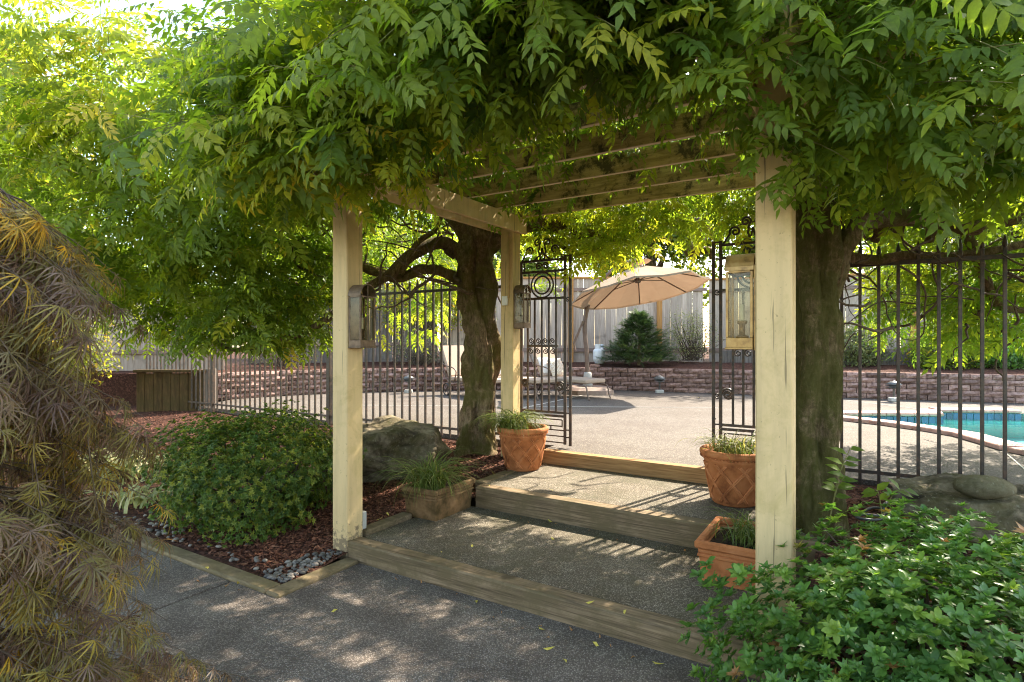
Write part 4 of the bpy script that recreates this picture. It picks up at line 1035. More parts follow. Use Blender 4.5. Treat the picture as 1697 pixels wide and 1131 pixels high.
for k in range(4):
    bm = bmesh.new(); bmesh.ops.create_icosphere(bm, subdivisions=2, radius=1.0); r = random.Random(k)
    for v in bm.verts:
        v.co *= 1 + .18 * mnoise.noise(v.co * 1.3 + Vector((k * 5, 0, 0))); v.co = Vector((v.co.x * .020, v.co.y * .015, v.co.z * .011))
    me = bpy.data.meshes.new('pebble'); bm.to_mesh(me); bm.free(); me.materials.append(M_pebble); me.polygons.foreach_set('use_smooth', [True] * len(me.polygons)); pebs.append(me)
pl_ = []
for k in range(900):
    if len(pl_) > 150: break
    if random.random() < .80:
        u = -.025 - abs(random.gauss(0, .12)); v = random.uniform(-.52, -.03)
        if u < -.34 + .35 * (v + .5): continue
    else: u = random.uniform(-2.6, -.2); v = -.515 + abs(random.gauss(0, .09))
    s = random.uniform(.7, 1.35)
    if any((u - a) ** 2 + (v - b_) ** 2 < (.023 * (s + c) / 2) ** 2 for a, b_, c in pl_): continue
    pl_.append((u, v, s)); o = link('pebble', pebs[k % 4]); p = W(u, v, bed_z(u, v) + .010 * s); o.location = p
    o.rotation_euler = (random.gauss(0, .15), random.gauss(0, .15), random.uniform(0, 6.28)); o.scale = (s, s, s)
    tag(o, 'smooth grey river pebble lying on the mulch inside the kerb boards', 'pebble', 'grey pebbles inside the kerb boards')
def chips(name, n, region, left):
    r = np.random.default_rng(8 if left else 9); V0 = np.array([(-1, -.3, 0), (.6, -.35, .05), (1, .1, 0), (-.7, .32, .1)]); T0 = np.array([(0, 1, 2), (0, 2, 3)]); VV = []; TT = []
    for k in range(n):
        u, v = region(r); p = W(u, v, bed_z(u, v, left) + .006); s = r.uniform(.008, .026)
        VV.append((V0 * np.array([s, s, s])) @ rot3(r.uniform(0, 6.28), r.normal() * .35, r.normal() * .4).T + p); TT.append(T0 + 4 * k)
    o = link(name, fast_mesh(name, np.vstack(VV), np.vstack(TT), M_chip)); o['kind'] = 'stuff'; o['label'] = 'loose red brown bark chips covering the %s bed' % ('left' if left else 'right'); o['category'] = 'mulch'
chips('bark_chips', 22000, lambda r: (lambda v: (r.uniform(-7.5, uedge(v) - .03) if r.random() < .5 else r.uniform(-1.6, uedge(v) - .03), v))(r.uniform(-.5, 2.6)), True)
chips('bark_chips', 6000, lambda r: (r.uniform(2.98, 5.2), r.uniform(-.4, 2.6)), False)
LV, LT = leaflet8(.058, .019, .5, .35)
fl = [fast_mesh('fallen_leaf', LV * np.array([1, 1, s]), LT, M_fallen) for s in (1, -.6)]
def at2(px, py, z): return gp(px, py, z)
cr = lambda x, y: (500 + x / 2.827, 731 + y / 2.827)
spots = [(cr(870, 208), ZB), (cr(1180, 230), ZB), (cr(798, 485), ZA), (cr(1170, 450), ZA), (cr(820, 760), 0), (cr(1110, 870), 0), (cr(1240, 1040), 0), (cr(1640, 1030), 0), (cr(1522, 790), .134), (cr(1330, 757), .134),
         (cr(1362, 940), 0), (cr(1175, 380), ZA), (cr(1590, 455), ZA), (cr(650, 515), ZA), ((339, 940), .022), ((396, 967), .022), ((1160, 660), ZC), ((607, 878), .12), ((640, 850), .14), ((622, 862), .13), ((560, 1010), 0), ((900, 1075), 0)]
for k, ((x, y), z) in enumerate(spots):
    o = link('fallen_leaf', fl[k % 2]); o.location = gp(x, y, z + .007); o.rotation_euler = (random.gauss(0, .2), random.gauss(0, .2), random.uniform(0, 6.28)); s = random.uniform(.8, 1.25); o.scale = (s, s, s)
    tag(o, 'small yellow fallen leaf lying on the ground near the steps', 'fallen leaf', 'yellow fallen leaves around the steps')
dl = [fast_mesh('dry_leaf', LV * np.array([.8, 1.0, s]), LT, M_dryleaf) for s in (1.6, -1.2)]
r_ = np.random.default_rng(77)
for k in range(42):
    a = k % 3; u = r_.uniform(.2, 2.6) if a < 2 else r_.uniform(-2.0, .0)
    v, z = ((-.03 - abs(r_.normal()) * .10, 0.0), (1.19 - abs(r_.normal()) * .09, ZA), (-.70 - abs(r_.normal()) * .12, 0.0))[a]
    o = link('dry_leaf', dl[k % 2]); o.location = W(u, v, z + .007); o.rotation_euler = (r_.normal() * .25, r_.normal() * .25, r_.uniform(0, 6.28)); q = r_.uniform(.35, .75); o.scale = (q, q, q)
    tag(o, 'tiny curled brown leaf gathered at the foot of a timber edge', 'dry leaf', 'dry brown leaves along the timber edges')
hp = [at(1425, 852, 3.62), at(1445, 842, 3.75), at(1470, 845, 3.75), at(1462, 855, 3.6), at(1430, 853, 3.6), at(1420, 858, 3.55), at(1452, 862, 3.52), at(1480, 852, 3.6), at(1490, 838, 3.7), at(1476, 832, 3.75), at(1466, 836, 3.7), at(1462, 850, 3.65)]
b = MB(); b.tube(spline(hp, 60), .009, 8); tag(b.build('drip_hose', M_hose, None, True), 'black drip hose looped on the mulch beside the right trunk', 'hose')

# ------------------------------------------------------------------ block retaining wall round the deck
WALL = [(-6.3, 10.75), (-5.57, 11.35), (-4.9, 12.0), (-4.13, 12.55), (-3.38, 12.9), (-2.06, 13.25), (.3, 13.55), (1.6, 13.55), (2.76, 13.35), (4.37, 12.65), (6.87, 11.62), (9.55, 10.55), (12.5, 9.3)]
wp = spline([(x, y, 0) for x, y in WALL], 400); seg = np.linalg.norm(np.diff(wp, axis=0), axis=1); cum = np.concatenate([[0], np.cumsum(seg)])
def on_wall(s):
    s = min(max(s, 0), cum[-1] - 1e-4); i = int(np.searchsorted(cum, s) - 1); i = max(0, min(i, len(seg) - 1)); t_ = (s - cum[i]) / seg[i]
    p = wp[i] + (wp[i + 1] - wp[i]) * t_; d = (wp[i + 1] - wp[i]) / seg[i]; return p, math.atan2(d[1], d[0])
rw = thing('retaining_wall', 'curved pinkish split face block retaining wall behind the pool deck', 'wall', (0, 13.7, ZC))
BL, BH, BD = .345, .1065, .20
bmesh_var = []
for k in range(6):
    r = random.Random(k + 3); g = .013; hx = BL / 2 - g / 2; hz = BH / 2 - .004; V = []; nx, nz = 4, 3
    for j in range(nz):
        for i in range(nx):
            e = (i in (0, nx - 1)) or (j in (0, nz - 1)); V.append((-hx + 2 * hx * i / (nx - 1), -BD / 2 + ((.034 if e else r.uniform(-.010, .012))), -hz + 2 * hz * j / (nz - 1)))
    Fc = [(j * nx + i, j * nx + i + 1, (j + 1) * nx + i + 1, (j + 1) * nx + i) for j in range(nz - 1) for i in range(nx - 1)]
    q = len(V); V += [(-hx, BD / 2, -hz), (hx, BD / 2, -hz), (hx, BD / 2, hz), (-hx, BD / 2, hz)]; tp = (nz - 1) * nx
    Fc += [tuple(range(tp, tp + nx)) + (q + 2, q + 3), (0, q, q + 1, nx - 1) + tuple(range(nx - 2, 0, -1)), (0, nx, tp, q + 3, q), (nx - 1, q + 1, q + 2, tp + nx - 1, 2 * nx - 1)]
    bmesh_var.append(to_mesh('block', V, Fc, M_block))
blocks = []
for c in range(5):
    s = .35 + (BL / 2 if c % 2 else 0)
    while s < cum[-1] - .2:
        p, a = on_wall(s); z = ZC + BH * (c + .5); nrm = np.array([-math.sin(a), math.cos(a), 0])
        blocks.append((p + nrm * (BD / 2 + .008 * c + random.uniform(-.004, .004)) + np.array([0, 0, z]), a)); s += BL
Pb = np.array([b_[0] for b_ in blocks]); sc_ = np.where(in_frame(Pb), 1 / Pb[:, 1], .1 / Pb[:, 1]); top = set(np.argsort(-sc_)[:300]); VV = []; FF = []
for i, (p, a) in enumerate(blocks):
    if i in top:
        piece('block', bmesh_var[i % 6], rw, Matrix.Translation(Vector(p)) @ Matrix.Rotation(a + random.gauss(0, .014), 4, 'Z'))
    else:
        b_ = chamfer(BL - .007, BD, BH - .004, .01); m3 = np.array(Matrix.Rotation(a, 3, 'Z')); n_ = len(VV); VV += [m3 @ v + p for v in b_[0]]; FF += [tuple(q + n_ for q in f) for f in b_[1]]
if VV: b = MB(); b.V = VV; b.Fc = FF; o = b.build('far_blocks', M_block, rw); o['kind'] = 'stuff'
b = MB(); b.box((.93, 13.60, .975), (1.16, 13.75, 1.03), .012)
tag(b.build('loose_block', M_block), 'loose pinkish block lying on the wall top left of the path light', 'block')
b.V = [v + np.array([.95, 0.0, 0]) for v in b.V]; bpy.data.objects['loose_block'].data = to_mesh('loose_block', b.V, b.Fc, M_block)
bl = thing('mossy_timber_wall', 'low brown mossy board wall behind the left fence end', 'wall', (-6.1, 10.3, .36))
for k in range(8):
    x0 = -6.73 + .155 * k
    b = MB(); b.box((x0, 10.18 + random.uniform(0, .015), .30), (x0 + .15, 10.24, 1.03 + random.uniform(-.012, .012)), .005); b.build('board', M_oldwall, bl)
b = MB(); b.box((-6.76, 10.14, 1.035), (-5.46, 10.30, 1.085), .006); b.build('cap', M_oldwall, bl)
b = MB(); b.box((-5.48, 10.16, .30), (-5.36, 10.32, 1.10), .006); b.build('end_post', M_plank_dark, bl)

# upper planting bed behind the wall, running on as the ground beyond the plank fence
V = []; Fc = []; cols_ = np.linspace(.02, .999, 60); dep = [.15, .5, 1.0, 1.6, 2.2, 4, 12, 60]
for j, dd in enumerate(dep):
    for s in cols_:
        p, a = on_wall(s * cum[-1]); nrm = np.array([-math.sin(a) * .35, 1.0, 0]); nrm /= np.linalg.norm(nrm)
        V.append(p + nrm * dd + np.array([0, 0, .935 + .05 * min(dd, 2.2) + .025 * mnoise.noise(Vector((p[0] * 1.5, dd * 2, 0)))]))
n_ = len(cols_)
for j in range(len(dep) - 1):
    for i in range(n_ - 1): Fc.append((j * n_ + i, j * n_ + i + 1, (j + 1) * n_ + i + 1, (j + 1) * n_ + i))
b = MB(); b.add(V, Fc); struct('upper_mulch_bed', b, M_mulch, True)
b = MB(); b.box((-30, 10.9, .3), (-6.35, 40, .98), .01); struct('terrace', b, M_mulch)

# ------------------------------------------------------------------ plank fences
def plank_fence(label, p0, p1, z0, h, mat, posts=(), group=None, pw=.148, top=True, mid=None, low=None):
    p0 = np.array(p0, float); p1 = np.array(p1, float); d = p1 - p0; L = np.linalg.norm(d); d /= L; a = math.atan2(d[1], d[0]); nrm = np.array([-d[1], d[0]])
    t = thing('plank_fence', label, 'fence', (*((p0 + p1) / 2), z0), 0, group)
    pm = [to_mesh('plank', *chamfer(pw - .002, .018, h, .003), mat) for _ in range(1)]
    n = int(L / pw)
    for k in range(n):
        q = p0 + d * (k + .5) * pw; off = nrm * (.004 if k % 2 else -.004)
        piece('plank', pm[0], t, Matrix.Translation((q[0] + off[0], q[1] + off[1], z0 + h / 2 + random.uniform(-.012, .012))) @ Matrix.Rotation(a + random.gauss(0, .012), 4, 'Z') @ Matrix.Rotation(random.gauss(0, .004), 4, 'Y'))
    def rail(z, hh, th, m, off=-.035):
        b = MB(); q0 = p0 + nrm * off; q1 = p1 + nrm * off; b.beam((*q0, z), (*q1, z), th, hh, b=.003); b.build('rail', m, t)
    if low is not None: rail(z0 + low, .10, .035, M_rail)
    if mid is not None: rail(z0 + mid, .09, .035, M_rail)
    if top: rail(z0 + h + .02, .05, .12, M_post_or if top == 2 else M_rail, 0.0)
    for s in posts:
        q = p0 + d * s - nrm * .06; b = MB(); b.obox((q[0], q[1], z0 + h / 2 - .05), (.13, .09, h + .2), Matrix.Rotation(a, 3, 'Z'), .006); b.build('post', M_post_or, t)
plank_fence('pale lilac grey plank fence high on the bank behind the mossy board wall', (-9.8, 11.7), (-6.05, 12.1), .95, 1.75, M_plank, mid=.42, top=True)
plank_fence('dark plank fence behind the left iron fence and bare twigs', (-6.6, 14.2), (-1.9, 15.45), 1.0, 2.1, M_plank_dark, mid=.52)
plank_fence('tall weathered plank fence with orange posts behind the tan umbrella', (-1.9, 15.5), (5.3, 15.5), 1.02, 2.28, M_plank, (1.05, 3.50, 5.90), low=.34, mid=1.98, top=2)
plank_fence('plank fence right of the umbrella running behind the pool shrubs', (5.35, 15.45), (15.5, 11.9), 1.0, 2.25, M_plank, (2.3, 4.7, 7.1), low=.36, mid=1.95, top=2)
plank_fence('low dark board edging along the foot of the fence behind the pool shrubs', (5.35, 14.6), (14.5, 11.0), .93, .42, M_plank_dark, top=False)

# ------------------------------------------------------------------ pool
pool = thing('pool', None, None, (6, 8, 0)); pool['kind'] = 'structure'
mb = MB(); mb.add([(x, y, .03) for x, y in POOL] + [(x, y, ZC - .002) for x, y in POOL], [tuple(range(len(POOL)))] + [(i, (i + 1) % len(POOL), len(POOL) + (i + 1) % len(POOL), len(POOL) + i) for i in range(len(POOL))])
mb.build('basin', M_plaster, pool)
mb = MB(); mb.add([(x, y, .335) for x, y in POOL], [tuple(range(len(POOL)))]); struct('water', mb, M_water)
PP = [np.array(p) for p in POOL]; cop = []; til = []
for i in range(len(PP)):
    a, b_ = PP[i], PP[(i + 1) % len(PP)]; d = b_ - a; L = np.linalg.norm(d); d = d / L; nrm = np.array([d[1], -d[0]]); ang = math.atan2(d[1], d[0])
    if a[0] > 12.5 or (a[1] < 4.75 and b_[1] < 4.75): continue
    n = max(1, round(L / .205))
    for k in range(n):
        q = a + d * L * (k + .5) / n; cop.append((q + nrm * .135, ang, L / n))
    n = max(1, round(L / .105))
    for k in range(n): til.append((a + d * L * (k + .5) / n - nrm * .006, ang, L / n))
cv = MB(); pf = [(-.15, .0), (-.16, .022), (-.145, .044), (.145, .05), (.155, .04), (.155, .0)]
cm = to_mesh('coping_brick', [(x, y * -1, z) for x in (-.5, .5) for y, z in [(q[0] * -1, q[1]) for q in pf]], [(0, 1, 2, 3, 4, 5), (6, 11, 10, 9, 8, 7)] + [(i, 6 + i, 6 + (i + 1) % 6, (i + 1) % 6) for i in range(6)], M_coping)
for q, ang, w in cop:
    # the rounded nose looks over the water
    piece('coping_brick', cm, pool, Matrix.Translation((q[0], q[1], ZC + .004 + random.uniform(0, .003))) @ Matrix.Rotation(ang + math.pi, 4, 'Z') @ Matrix.Diagonal((w - .010, 1.0, 1.0, 1.0)))
tm = to_mesh('tile', *chamfer(1.0, .010, .100, .002), M_tile); tb = MB()
for q, ang, w in til[:300]:
    piece('tile', tm, pool, Matrix.Translation((q[0], q[1], .375)) @ Matrix.Rotation(ang, 4, 'Z') @ Matrix.Diagonal((w - .012, 1.0, 1.0, 1.0)))

# ------------------------------------------------------------------ parasol
pa = thing('cantilever_parasol', 'tan cantilever parasol tilted open behind the gate, brown mast and slab base', 'parasol', (1.72, 12.9, ZC))
cx, cy_, cz = 2.66, 12.05, 2.655; rad_ = 1.46
def rim(k, f=1.0, sag=0.0):
    a = math.pi / 8 + 2 * math.pi * k / 8 + .14; x = rad_ * f * math.cos(a); y = rad_ * f * math.sin(a)
    return np.array([cx + x, cy_ + y, cz + .135 * x - .15 * y + .56 * (1 - f) ** 1.0 + sag])
V = [np.array([cx, cy_, cz + .56])]; Fc = []; nr = 6
for j in range(1, nr + 1):
    f = j / nr
    for k in range(8):
        a, b_ = rim(k, f), rim(k + 1, f)
        for s in (0, .5): V.append(a + (b_ - a) * s + np.array([0, 0, -.035 * math.sin(math.pi * s) * f]))
for k in range(16): Fc.append((0, 1 + k, 1 + (k + 1) % 16))
for j in range(nr - 1):
    for k in range(16): Fc.append((1 + j * 16 + k, 1 + (j + 1) * 16 + k, 1 + (j + 1) * 16 + (k + 1) % 16, 1 + j * 16 + (k + 1) % 16))
b = MB(); b.add(V, Fc); b.build('canopy', M_canvas, pa, False)
V = []
for k in range(16):
    v = np.array(rim(k // 2)) if k % 2 == 0 else (rim(k // 2) + rim(k // 2 + 1)) / 2 + np.array([0, 0, -.035]); V += [v, v + np.array([0, 0, -.035])]
b = MB(); b.add(V, [(2 * k, 2 * ((k + 1) % 16), 2 * ((k + 1) % 16) + 1, 2 * k + 1) for k in range(16)]); b.build('hem', M_canvas, pa)
b = MB(); vp = [np.array([cx, cy_, cz + .66])] + [np.array([cx, cy_, cz + .60]) + (rim(k, .2) - np.array([cx, cy_, cz + .448])) * np.array([1, 1, 1]) for k in range(8)]
b.add(vp, [(0, 1 + k, 1 + (k + 1) % 8) for k in range(8)]); b.build('vent', M_canvas, pa)
hub = np.array([cx - .01, cy_ - .05, cz + .22])
for k in range(8):
    b = MB(); b.beam(np.array([cx, cy_, cz + .53]), rim(k, .99) + np.array([0, 0, -.02]), .022, .022); rb = b.build('rib', M_brown, pa)
    b = MB(); b.beam(hub, rim(k, .52) + np.array([0, 0, -.03]), .016, .016); b.build('strut', M_brown, rb)
b = MB(); b.lathe([(.0, -.06), (.05, -.05), (.075, -.02), (.075, .03), (.035, .05), (.03, .33), (.0, .33)], hub, 14); b.build('hub', M_brown, pa, True)
mt_ = np.array([1.60, 13.05, 2.55])
b = MB(); b.tube(spline([(1.72, 12.93, ZC + .05), (1.70, 12.94, 1.3), (1.66, 12.98, 2.0), (1.80, 12.95, 2.62), (2.10, 12.75, 3.05), (2.4, 12.4, 3.28), (cx, cy_, cz + .66)], 40), [.05] * 24 + [.036] * 16, 12); b.build('mast', M_brown, pa, True)
b = MB(); b.beam((1.62, 12.93, 2.05), (1.40, 12.90, 1.55), .03, .05); b.beam((1.40, 12.90, 1.56), (1.44, 12.90, 1.38), .03, .04); b.build('crank_handle', M_brown, pa)
b = MB(); b.lathe([(.0, 0), (.115, .0), (.105, .12), (.09, .30), (.075, .34), (.0, .34)], (1.72, 12.93, ZC + .12), 18); b.build('sleeve', M_grey, pa, True)
V = []
for z, g in ((0.0, 1.0), (.085, .97), (.14, .78)): V += [(1.72 + .52 * g * sx, 12.75 + .52 * g * sy, ZC + .004 + z) for sx, sy in ((-.6, -1), (.6, -1), (1, -.6), (1, .6), (.6, 1), (-.6, 1), (-1, .6), (-1, -.6))]
b = MB(); b.add(V, [tuple(range(8))[::-1], tuple(range(16, 24))] + [(j * 8 + k, j * 8 + (k + 1) % 8, (j + 1) * 8 + (k + 1) % 8, (j + 1) * 8 + k) for j in range(2) for k in range(8)]); b.build('base_slab', M_base, pa)

# ------------------------------------------------------------------ loungers and pillows
def pad(L, w, th, b_=.03):
    V, Fc = chamfer(L, w, th, b_); return np.array(V), Fc
def lounger(label, head, d):
    d = np.array(d, float); d /= np.linalg.norm(d); a = math.atan2(d[1], d[0])
    t = thing('sun_lounger', label, 'lounger', (head[0], head[1], ZC), a, 'beige cushioned loungers on the pool deck')
    def P(m, name, mat, sm=False): return m.build(name, mat, t, sm, local=True)
    bx = .42; ang_ = R(62); bl_ = .74
    b = MB(); V, Fc = pad(1.30, .60, .085); b.add(V + np.array([bx + .66, 0, .36]), Fc); P(b, 'seat_cushion', M_cushion)
    m = np.array(Matrix.Rotation(ang_, 3, 'Y')); b = MB(); V, Fc = pad(bl_, .60, .085)
    b.add((V @ m.T) + np.array([bx - math.cos(ang_) * bl_ / 2 + .02, 0, .40 + math.sin(ang_) * bl_ / 2]), Fc); P(b, 'back_cushion', M_cushion)
    b = MB()
    for y in (-.315, .315):
        b.tube(spline([(bx - .42, y, 1.02), (bx - .2, y, .62), (bx, y, .315), (bx + .3, y, .29), (bx + 1.0, y, .29), (bx + 1.32, y, .27)], 24), .016, 6)
        b.tube(spline([(bx - .22, y, .68), (bx - .05, y * 1.04, .64), (bx + .22, y * 1.08, .60), (bx + .34, y * 1.08, .52), (bx + .28, y * 1.04, .38), (bx + .2, y, .29)], 20), .014, 6)
    b.tube([(bx - .42, -.315, 1.02), (bx - .42, .315, 1.02)], .014, 6); P(b, 'frame', M_brown, True)
    for y in (-.315, .315):
        b = MB(); b.tube(spline([(bx + 1.18, y, .285), (bx + 1.33, y, .26), (bx + 1.37, y, .12), (bx + 1.42, y, .004)], 12), .015, 6); P(b, 'leg', M_brown, True)
        b = MB(); b.tube([(bx - .02 + .125 * math.cos(q), y * 1.1, .13 + .125 * math.sin(q)) for q in np.linspace(0, 6.283, 22)], .016, 6); wh = P(b, 'wheel', M_iron, True)
        b = MB()
        for k in range(3): q = k * math.pi / 3; b.tube([(bx - .02 + .12 * math.cos(q), y * 1.1, .13 + .12 * math.sin(q)), (bx - .02 - .12 * math.cos(q), y * 1.1, .13 - .12 * math.sin(q))], .006, 5)
        b.build('spokes', M_iron, wh, True, local=True)
        b = MB(); b.tube([(bx - .02, y, .13), (bx + .02, y, .30)], .014, 6); P(b, 'leg', M_brown, True)
    return t, a
def pillow(label, head, d, mat, off, lean):
    d = np.array(d, float); d /= np.linalg.norm(d); a = math.atan2(d[1], d[0]); n = 12; V = []; Fc = []
    for s in (-1, 1):
        for i in range(n + 1):
            for j in range(n + 1):
                x, y = -1 + 2 * i / n, -1 + 2 * j / n; h = s * .07 * (max(0, (1 - x * x) * (1 - y * y))) ** .42; pin = 1 - .10 * (x * x * (1 - y * y) + y * y * (1 - x * x)) * 0 - .06 * (1 - abs(x * y)) * (abs(x) > .9 or abs(y) > .9)
                V.append((h, x * .215 * pin, y * .215 * pin))
    k = (n + 1) ** 2
    for s in range(2):
        for i in range(n):
            for j in range(n): q = s * k + i * (n + 1) + j; Fc.append((q, q + 1, q + n + 2, q + n + 1))
    b = MB(); M3 = np.array(Matrix.Rotation(a, 3, 'Z') @ Matrix.Rotation(-lean, 3, 'Y')); c = np.array([head[0], head[1], ZC]) + np.array(Matrix.Rotation(a, 3, 'Z')) @ np.array(off)
    b.add((np.array(V) @ M3.T) + c, Fc); tag(b.build('pillow', mat, None, True), label, 'pillow')
LD = (.64, -.77)
hd = [(-1.40, 12.75), (-.42, 12.75), (.58, 12.75)]
for h, l in zip(hd, ('leftmost beige lounger, mostly behind the gnarled wisteria trunk', 'middle beige lounger, hidden behind the cream back post', 'rightmost beige lounger behind the left gate leaf beside the parasol base')): lounger(l, h, LD)
pillow('white pillow on the middle lounger beside the back post', hd[1], LD, M_pillow_w, (.36, .02, .62), .45)
pillow('white pillow on the rightmost lounger, leaning on its back cushion', hd[2], LD, M_pillow_w, (.34, -.08, .62), .45)
pillow('patterned pillow on the rightmost lounger, in front of the white one', hd[2], LD, M_pillow_p, (.50, .09, .60), .5)

# ------------------------------------------------------------------ path lights, gas bottle
def path_light(label, p):
    t = thing('path_light', label, 'lamp', p, 0, 'small mushroom path lights at the foot of the block wall')
    b = MB(); b.box((p[0] - .085, p[1] - .06, p[2] + .003), (p[0] + .085, p[1] + .06, p[2] + .075), .008); b.build('base', M_grey, t)
    b = MB(); b.lathe([(.02, .085), (.02, .24), (.045, .25), (.045, .262), (.0, .262)], p, 12); b.build('stem', M_lampmetal, t, True)
    for z, r in ((.268, .115), (.300, .13)): b = MB(); b.lathe([(.0, z), (r, z), (r + .004, z + .006), (.06, z + .022), (.0, z + .024)], p, 20); b.build('louvre', M_lampmetal, t, True)
    b = MB(); b.lathe([(.135, .330), (.14, .338), (.06, .385), (.015, .40), (.0, .415)], p, 20); b.build('cap', M_lampmetal, t, True)
path_light('small path light seen between the nearest post and the gnarled trunk', np.array([-2.32, 12.75, ZC]))
path_light('small path light seen through the open gate right of the parasol', np.array([3.30, 12.72, ZC]))
path_light('small path light behind the pool right of the mossy trunk', np.array([7.35, 10.95, ZC]))
gc = np.array([2.26, 14.75, 1.02]); t = thing('gas_bottle', 'white propane gas bottle standing in the mulch beside the conifer', 'gas bottle', gc)
b = MB(); b.lathe([(.0, .02), (.115, .02), (.115, .04), (.15, .08), (.16, .12), (.16, .30), (.15, .35), (.09, .40), (.0, .41)], gc, 24); b.build('body', M_white, t, True)
b = MB(); b.lathe([(.11, .0), (.115, .0), (.115, .05), (.11, .05)], gc, 24); b.build('foot_ring', M_white, t, True)
b = MB(); n = 18
V = [(gc[0] + .115 * rr_ * math.cos(q), gc[1] + .115 * rr_ * math.sin(q), gc[2] + z) for z in (.37, .50) for rr_ in (1, .95) for q in np.linspace(-.2, 4.9, n)]
Fc = [(o_ + i, o_ + i + 1, 2 * n + o_ + i + 1, 2 * n + o_ + i) for o_ in (0, n) for i in range(n - 1)] + [(2 * n + i, 2 * n + i + 1, 3 * n + i + 1, 3 * n + i) for i in range(n - 1)]
b.add(V, Fc); b.build('collar', M_white, t)
b = MB(); b.lathe([(.0, .40), (.03, .40), (.03, .45), (.05, .455), (.05, .475), (.0, .48)], gc, 10); b.tube([(gc[0], gc[1], gc[2] + .44), (gc[0] + .1, gc[1] - .02, gc[2] + .45), (gc[0] + .28, gc[1], gc[2] + .36), (gc[0] + .4, gc[1], gc[2] + .05)], .014, 6); b.build('valve', M_iron, t, True)

# ------------------------------------------------------------------ planting along the far fence
NS = [needle_spray(k) for k in range(3)]
def conifer(label, c, r, h, n, seed):
    t = thing('dwarf_conifer', label, 'conifer', c); rr_ = np.random.default_rng(seed); P = []; A = []; pth = []
    for k in range(n):
        s = rr_.uniform(.0, 1) ** 1.25; az = rr_.uniform(0, 6.28); tierv = .5 + .5 * math.sin(s * 26 + 1.5 * math.sin(az * 3)); R_ = r * (1 - s ** 1.9) ** 1.1 * (.62 + .50 * tierv) * (1 + .30 * math.sin(az * 3 + s * 5)); L0 = rr_.uniform(.35, 1.0) ** .5
        p = np.array(c) + np.array([R_ * L0 * math.cos(az), R_ * L0 * math.sin(az), h * s * .9 + .04 + .06 * L0])
        P.append(p); A.append(axes(np.array([math.cos(az), math.sin(az), .35]) + rr_.normal(size=3) * .3, np.array([0, 0, 1.0]) + rr_.normal(size=3) * .2, rr_.uniform(.7, 1.2)))
    foliage(t, NS, NS, P, A, rr_.uniform(0, 1, n), M_conif, 'spray', 'foliage', 0)
    limb(t, 'trunk', [c, np.array(c) + np.array([.02, 0, h * .5]), np.array(c) + np.array([.03, 0, h * .97])], [.04, .03, .008], seed, n=8, rings=12)
conifer('dark green dwarf conifer in front of the plank fence beside the gas bottle', (3.13, 14.05, 1.0), .70, 1.28, 3400, 2)
CL = [clump(k, 6, .075, .16) for k in range(4)]; CLs = [clump(k + 9, 5, .04, .14, .55) for k in range(4)]; CLb = [clump(k + 20, 6, .20, .42, .5) for k in range(4)]
def bush(name, label, cat, c, rad, n, protos, mat, seed, t0, tv=.2, stems=30, layers=(.3, 1.0), lump=.18, group=None):
    t = thing(name, label, cat, (c[0], c[1], c[2] - rad[2] * .9), 0, group)
    shrub(t, c, rad, n, protos, protos, mat, seed, 'leaf', 1.0, t0, tv, 0, -.9, layers, .3, lump, stems)
bush('twiggy_shrub', 'pale bare twiggy shrub against the plank fence right of the orange post', 'shrub', (4.6, 14.6, 1.75), (.75, .45, .72), 620, CLs, M_pale, 31, .7, .25, 75)
bush('leafy_shrub', 'pale green shrub with thin stems behind the right iron fence near the trunk', 'shrub', (8.05, 13.1, 1.5), (.62, .45, .62), 420, CL, M_pale, 32, .35, .2, 30)
bush('leafy_shrub', 'bright green spreading shrub above the block wall behind the pool', 'shrub', (9.3, 12.3, 1.4), (.85, .5, .55), 620, CL, M_tree, 33, .62, .15, 30)
bush('leafy_shrub', 'dark green rounded shrub under the hanging vine at the right edge', 'shrub', (10.4, 12.1, 1.4), (.65, .5, .5), 520, CL, M_azal, 34, .35, .15, 24)
bush('twiggy_shrub', 'sparse yellow green shrub on the bank behind the left iron fence', 'shrub', (-5.2, 13.0, 1.6), (.95, .5, .65), 480, CLs, M_pale, 35, .3, .25, 60)
bush('twiggy_shrub', 'low bare brown twigs above the block wall left of the gnarled trunk', 'shrub', (-2.3, 14.4, 1.35), (1.0, .45, .4), 200, CLs, M_pale, 36, .6, .3, 80)
bush('leafy_shrub', 'sunlit yellow green bush leaning over the plank fence above the left loungers', 'shrub', (-2.2, 14.9, 2.6), (1.6, .7, .8), 900, CL, M_tree, 37, .8, .12, 20)
bush('leafy_shrub', 'bright lime bush far left seen between maple and wisteria', 'shrub', (-7.6, 9.2, 1.55), (1.1, .8, .95), 900, CL, M_tree, 38, .82, .1, 20)

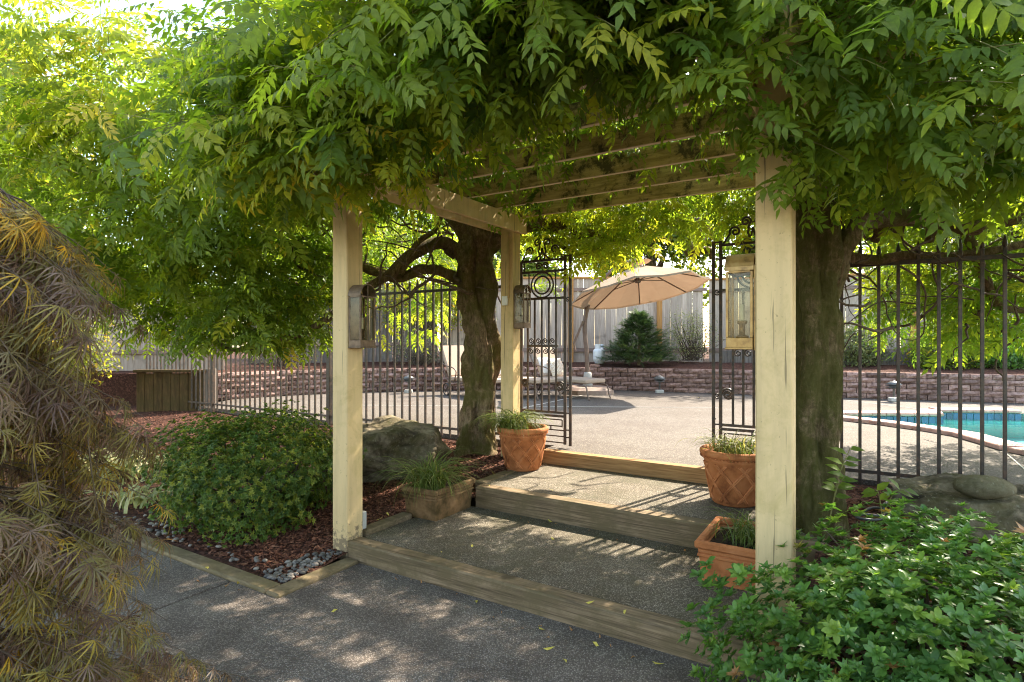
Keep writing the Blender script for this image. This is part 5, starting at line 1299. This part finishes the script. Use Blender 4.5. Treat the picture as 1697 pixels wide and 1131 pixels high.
# ------------------------------------------------------------------ trees beyond the fence
def tree(label, x, y, h, rw_, t0, seed, n=2900, mat=None, zb=1.05):
    t = thing('garden_tree', label, 'tree', (x, y, zb), 0, 'trees beyond the plank fence'); r = np.random.default_rng(seed)
    limb(t, 'trunk', [(x, y, zb - .1), (x + .1, y, zb + h * .3), (x - .05, y, zb + h * .6), (x, y, zb + h * .9)], [.24, .18, .11, .03], seed, n=12, rings=24)
    pth = []; P = []; A = []
    cents = []
    for k in range(26):
        d = r.normal(size=3); d /= np.linalg.norm(d); c = np.array([x, y, zb + h * .56]) + d * np.array([rw_, rw_ * .8, h * .40]) * r.uniform(.35, .85); cents.append((c, r.uniform(.5, 1.0) * rw_ * .42))
        b0 = np.array([x, y, zb + h * r.uniform(.2, .6)]); pth.append((spline([b0, (b0 + c) / 2 + np.array([0, 0, .25]), c], 8), np.linspace(.05, .012, 8)))
    for k in range(n):
        c, rc = cents[r.integers(len(cents))]; d = r.normal(size=3); d /= np.linalg.norm(d); P.append(c + d * rc * r.uniform(.3, 1) ** .5 * np.array([1, 1, .75]))
        z = d + np.array([0, 0, .6]); z /= np.linalg.norm(z); xx = np.cross(r.normal(size=3), z); xx /= np.linalg.norm(xx); A.append(np.column_stack([xx, np.cross(z, xx), z]) * r.uniform(.8, 1.25))
    tubes_part(t, 'branches', pth, M_twig, 5)
    foliage(t, CLb, CLb, P, np.array(A), np.clip(t0 + r.normal(size=n) * .14, 0, 1), mat or M_tree, 'leaf', 'crown', 0)
tree('golden leaved tree at the top left corner beyond the wisteria', -15.2, 16.5, 10.5, 2.4, .95, 71)
tree('yellow green tree left of centre beyond the dark plank fence', -6.5, 20.5, 7.6, 3.2, .60, 72)
tree('broad green tree directly behind the tan parasol', -.2, 20.0, 7.8, 3.2, .62, 73)
tree('bright green tree behind the plank fence above the conifer', 4.6, 19.0, 7.4, 2.9, .66, 74)
tree('dense green tree behind the right part of the plank fence', 9.8, 18.2, 8.4, 3.2, .55, 75)
tree('tall green tree at the far right beyond the pool', 15.0, 16.0, 8.6, 3.4, .52, 76)
tree('lime green tree low on the left bank behind the maple', -11.2, 13.6, 4.6, 2.3, .75, 77, zb=.95)
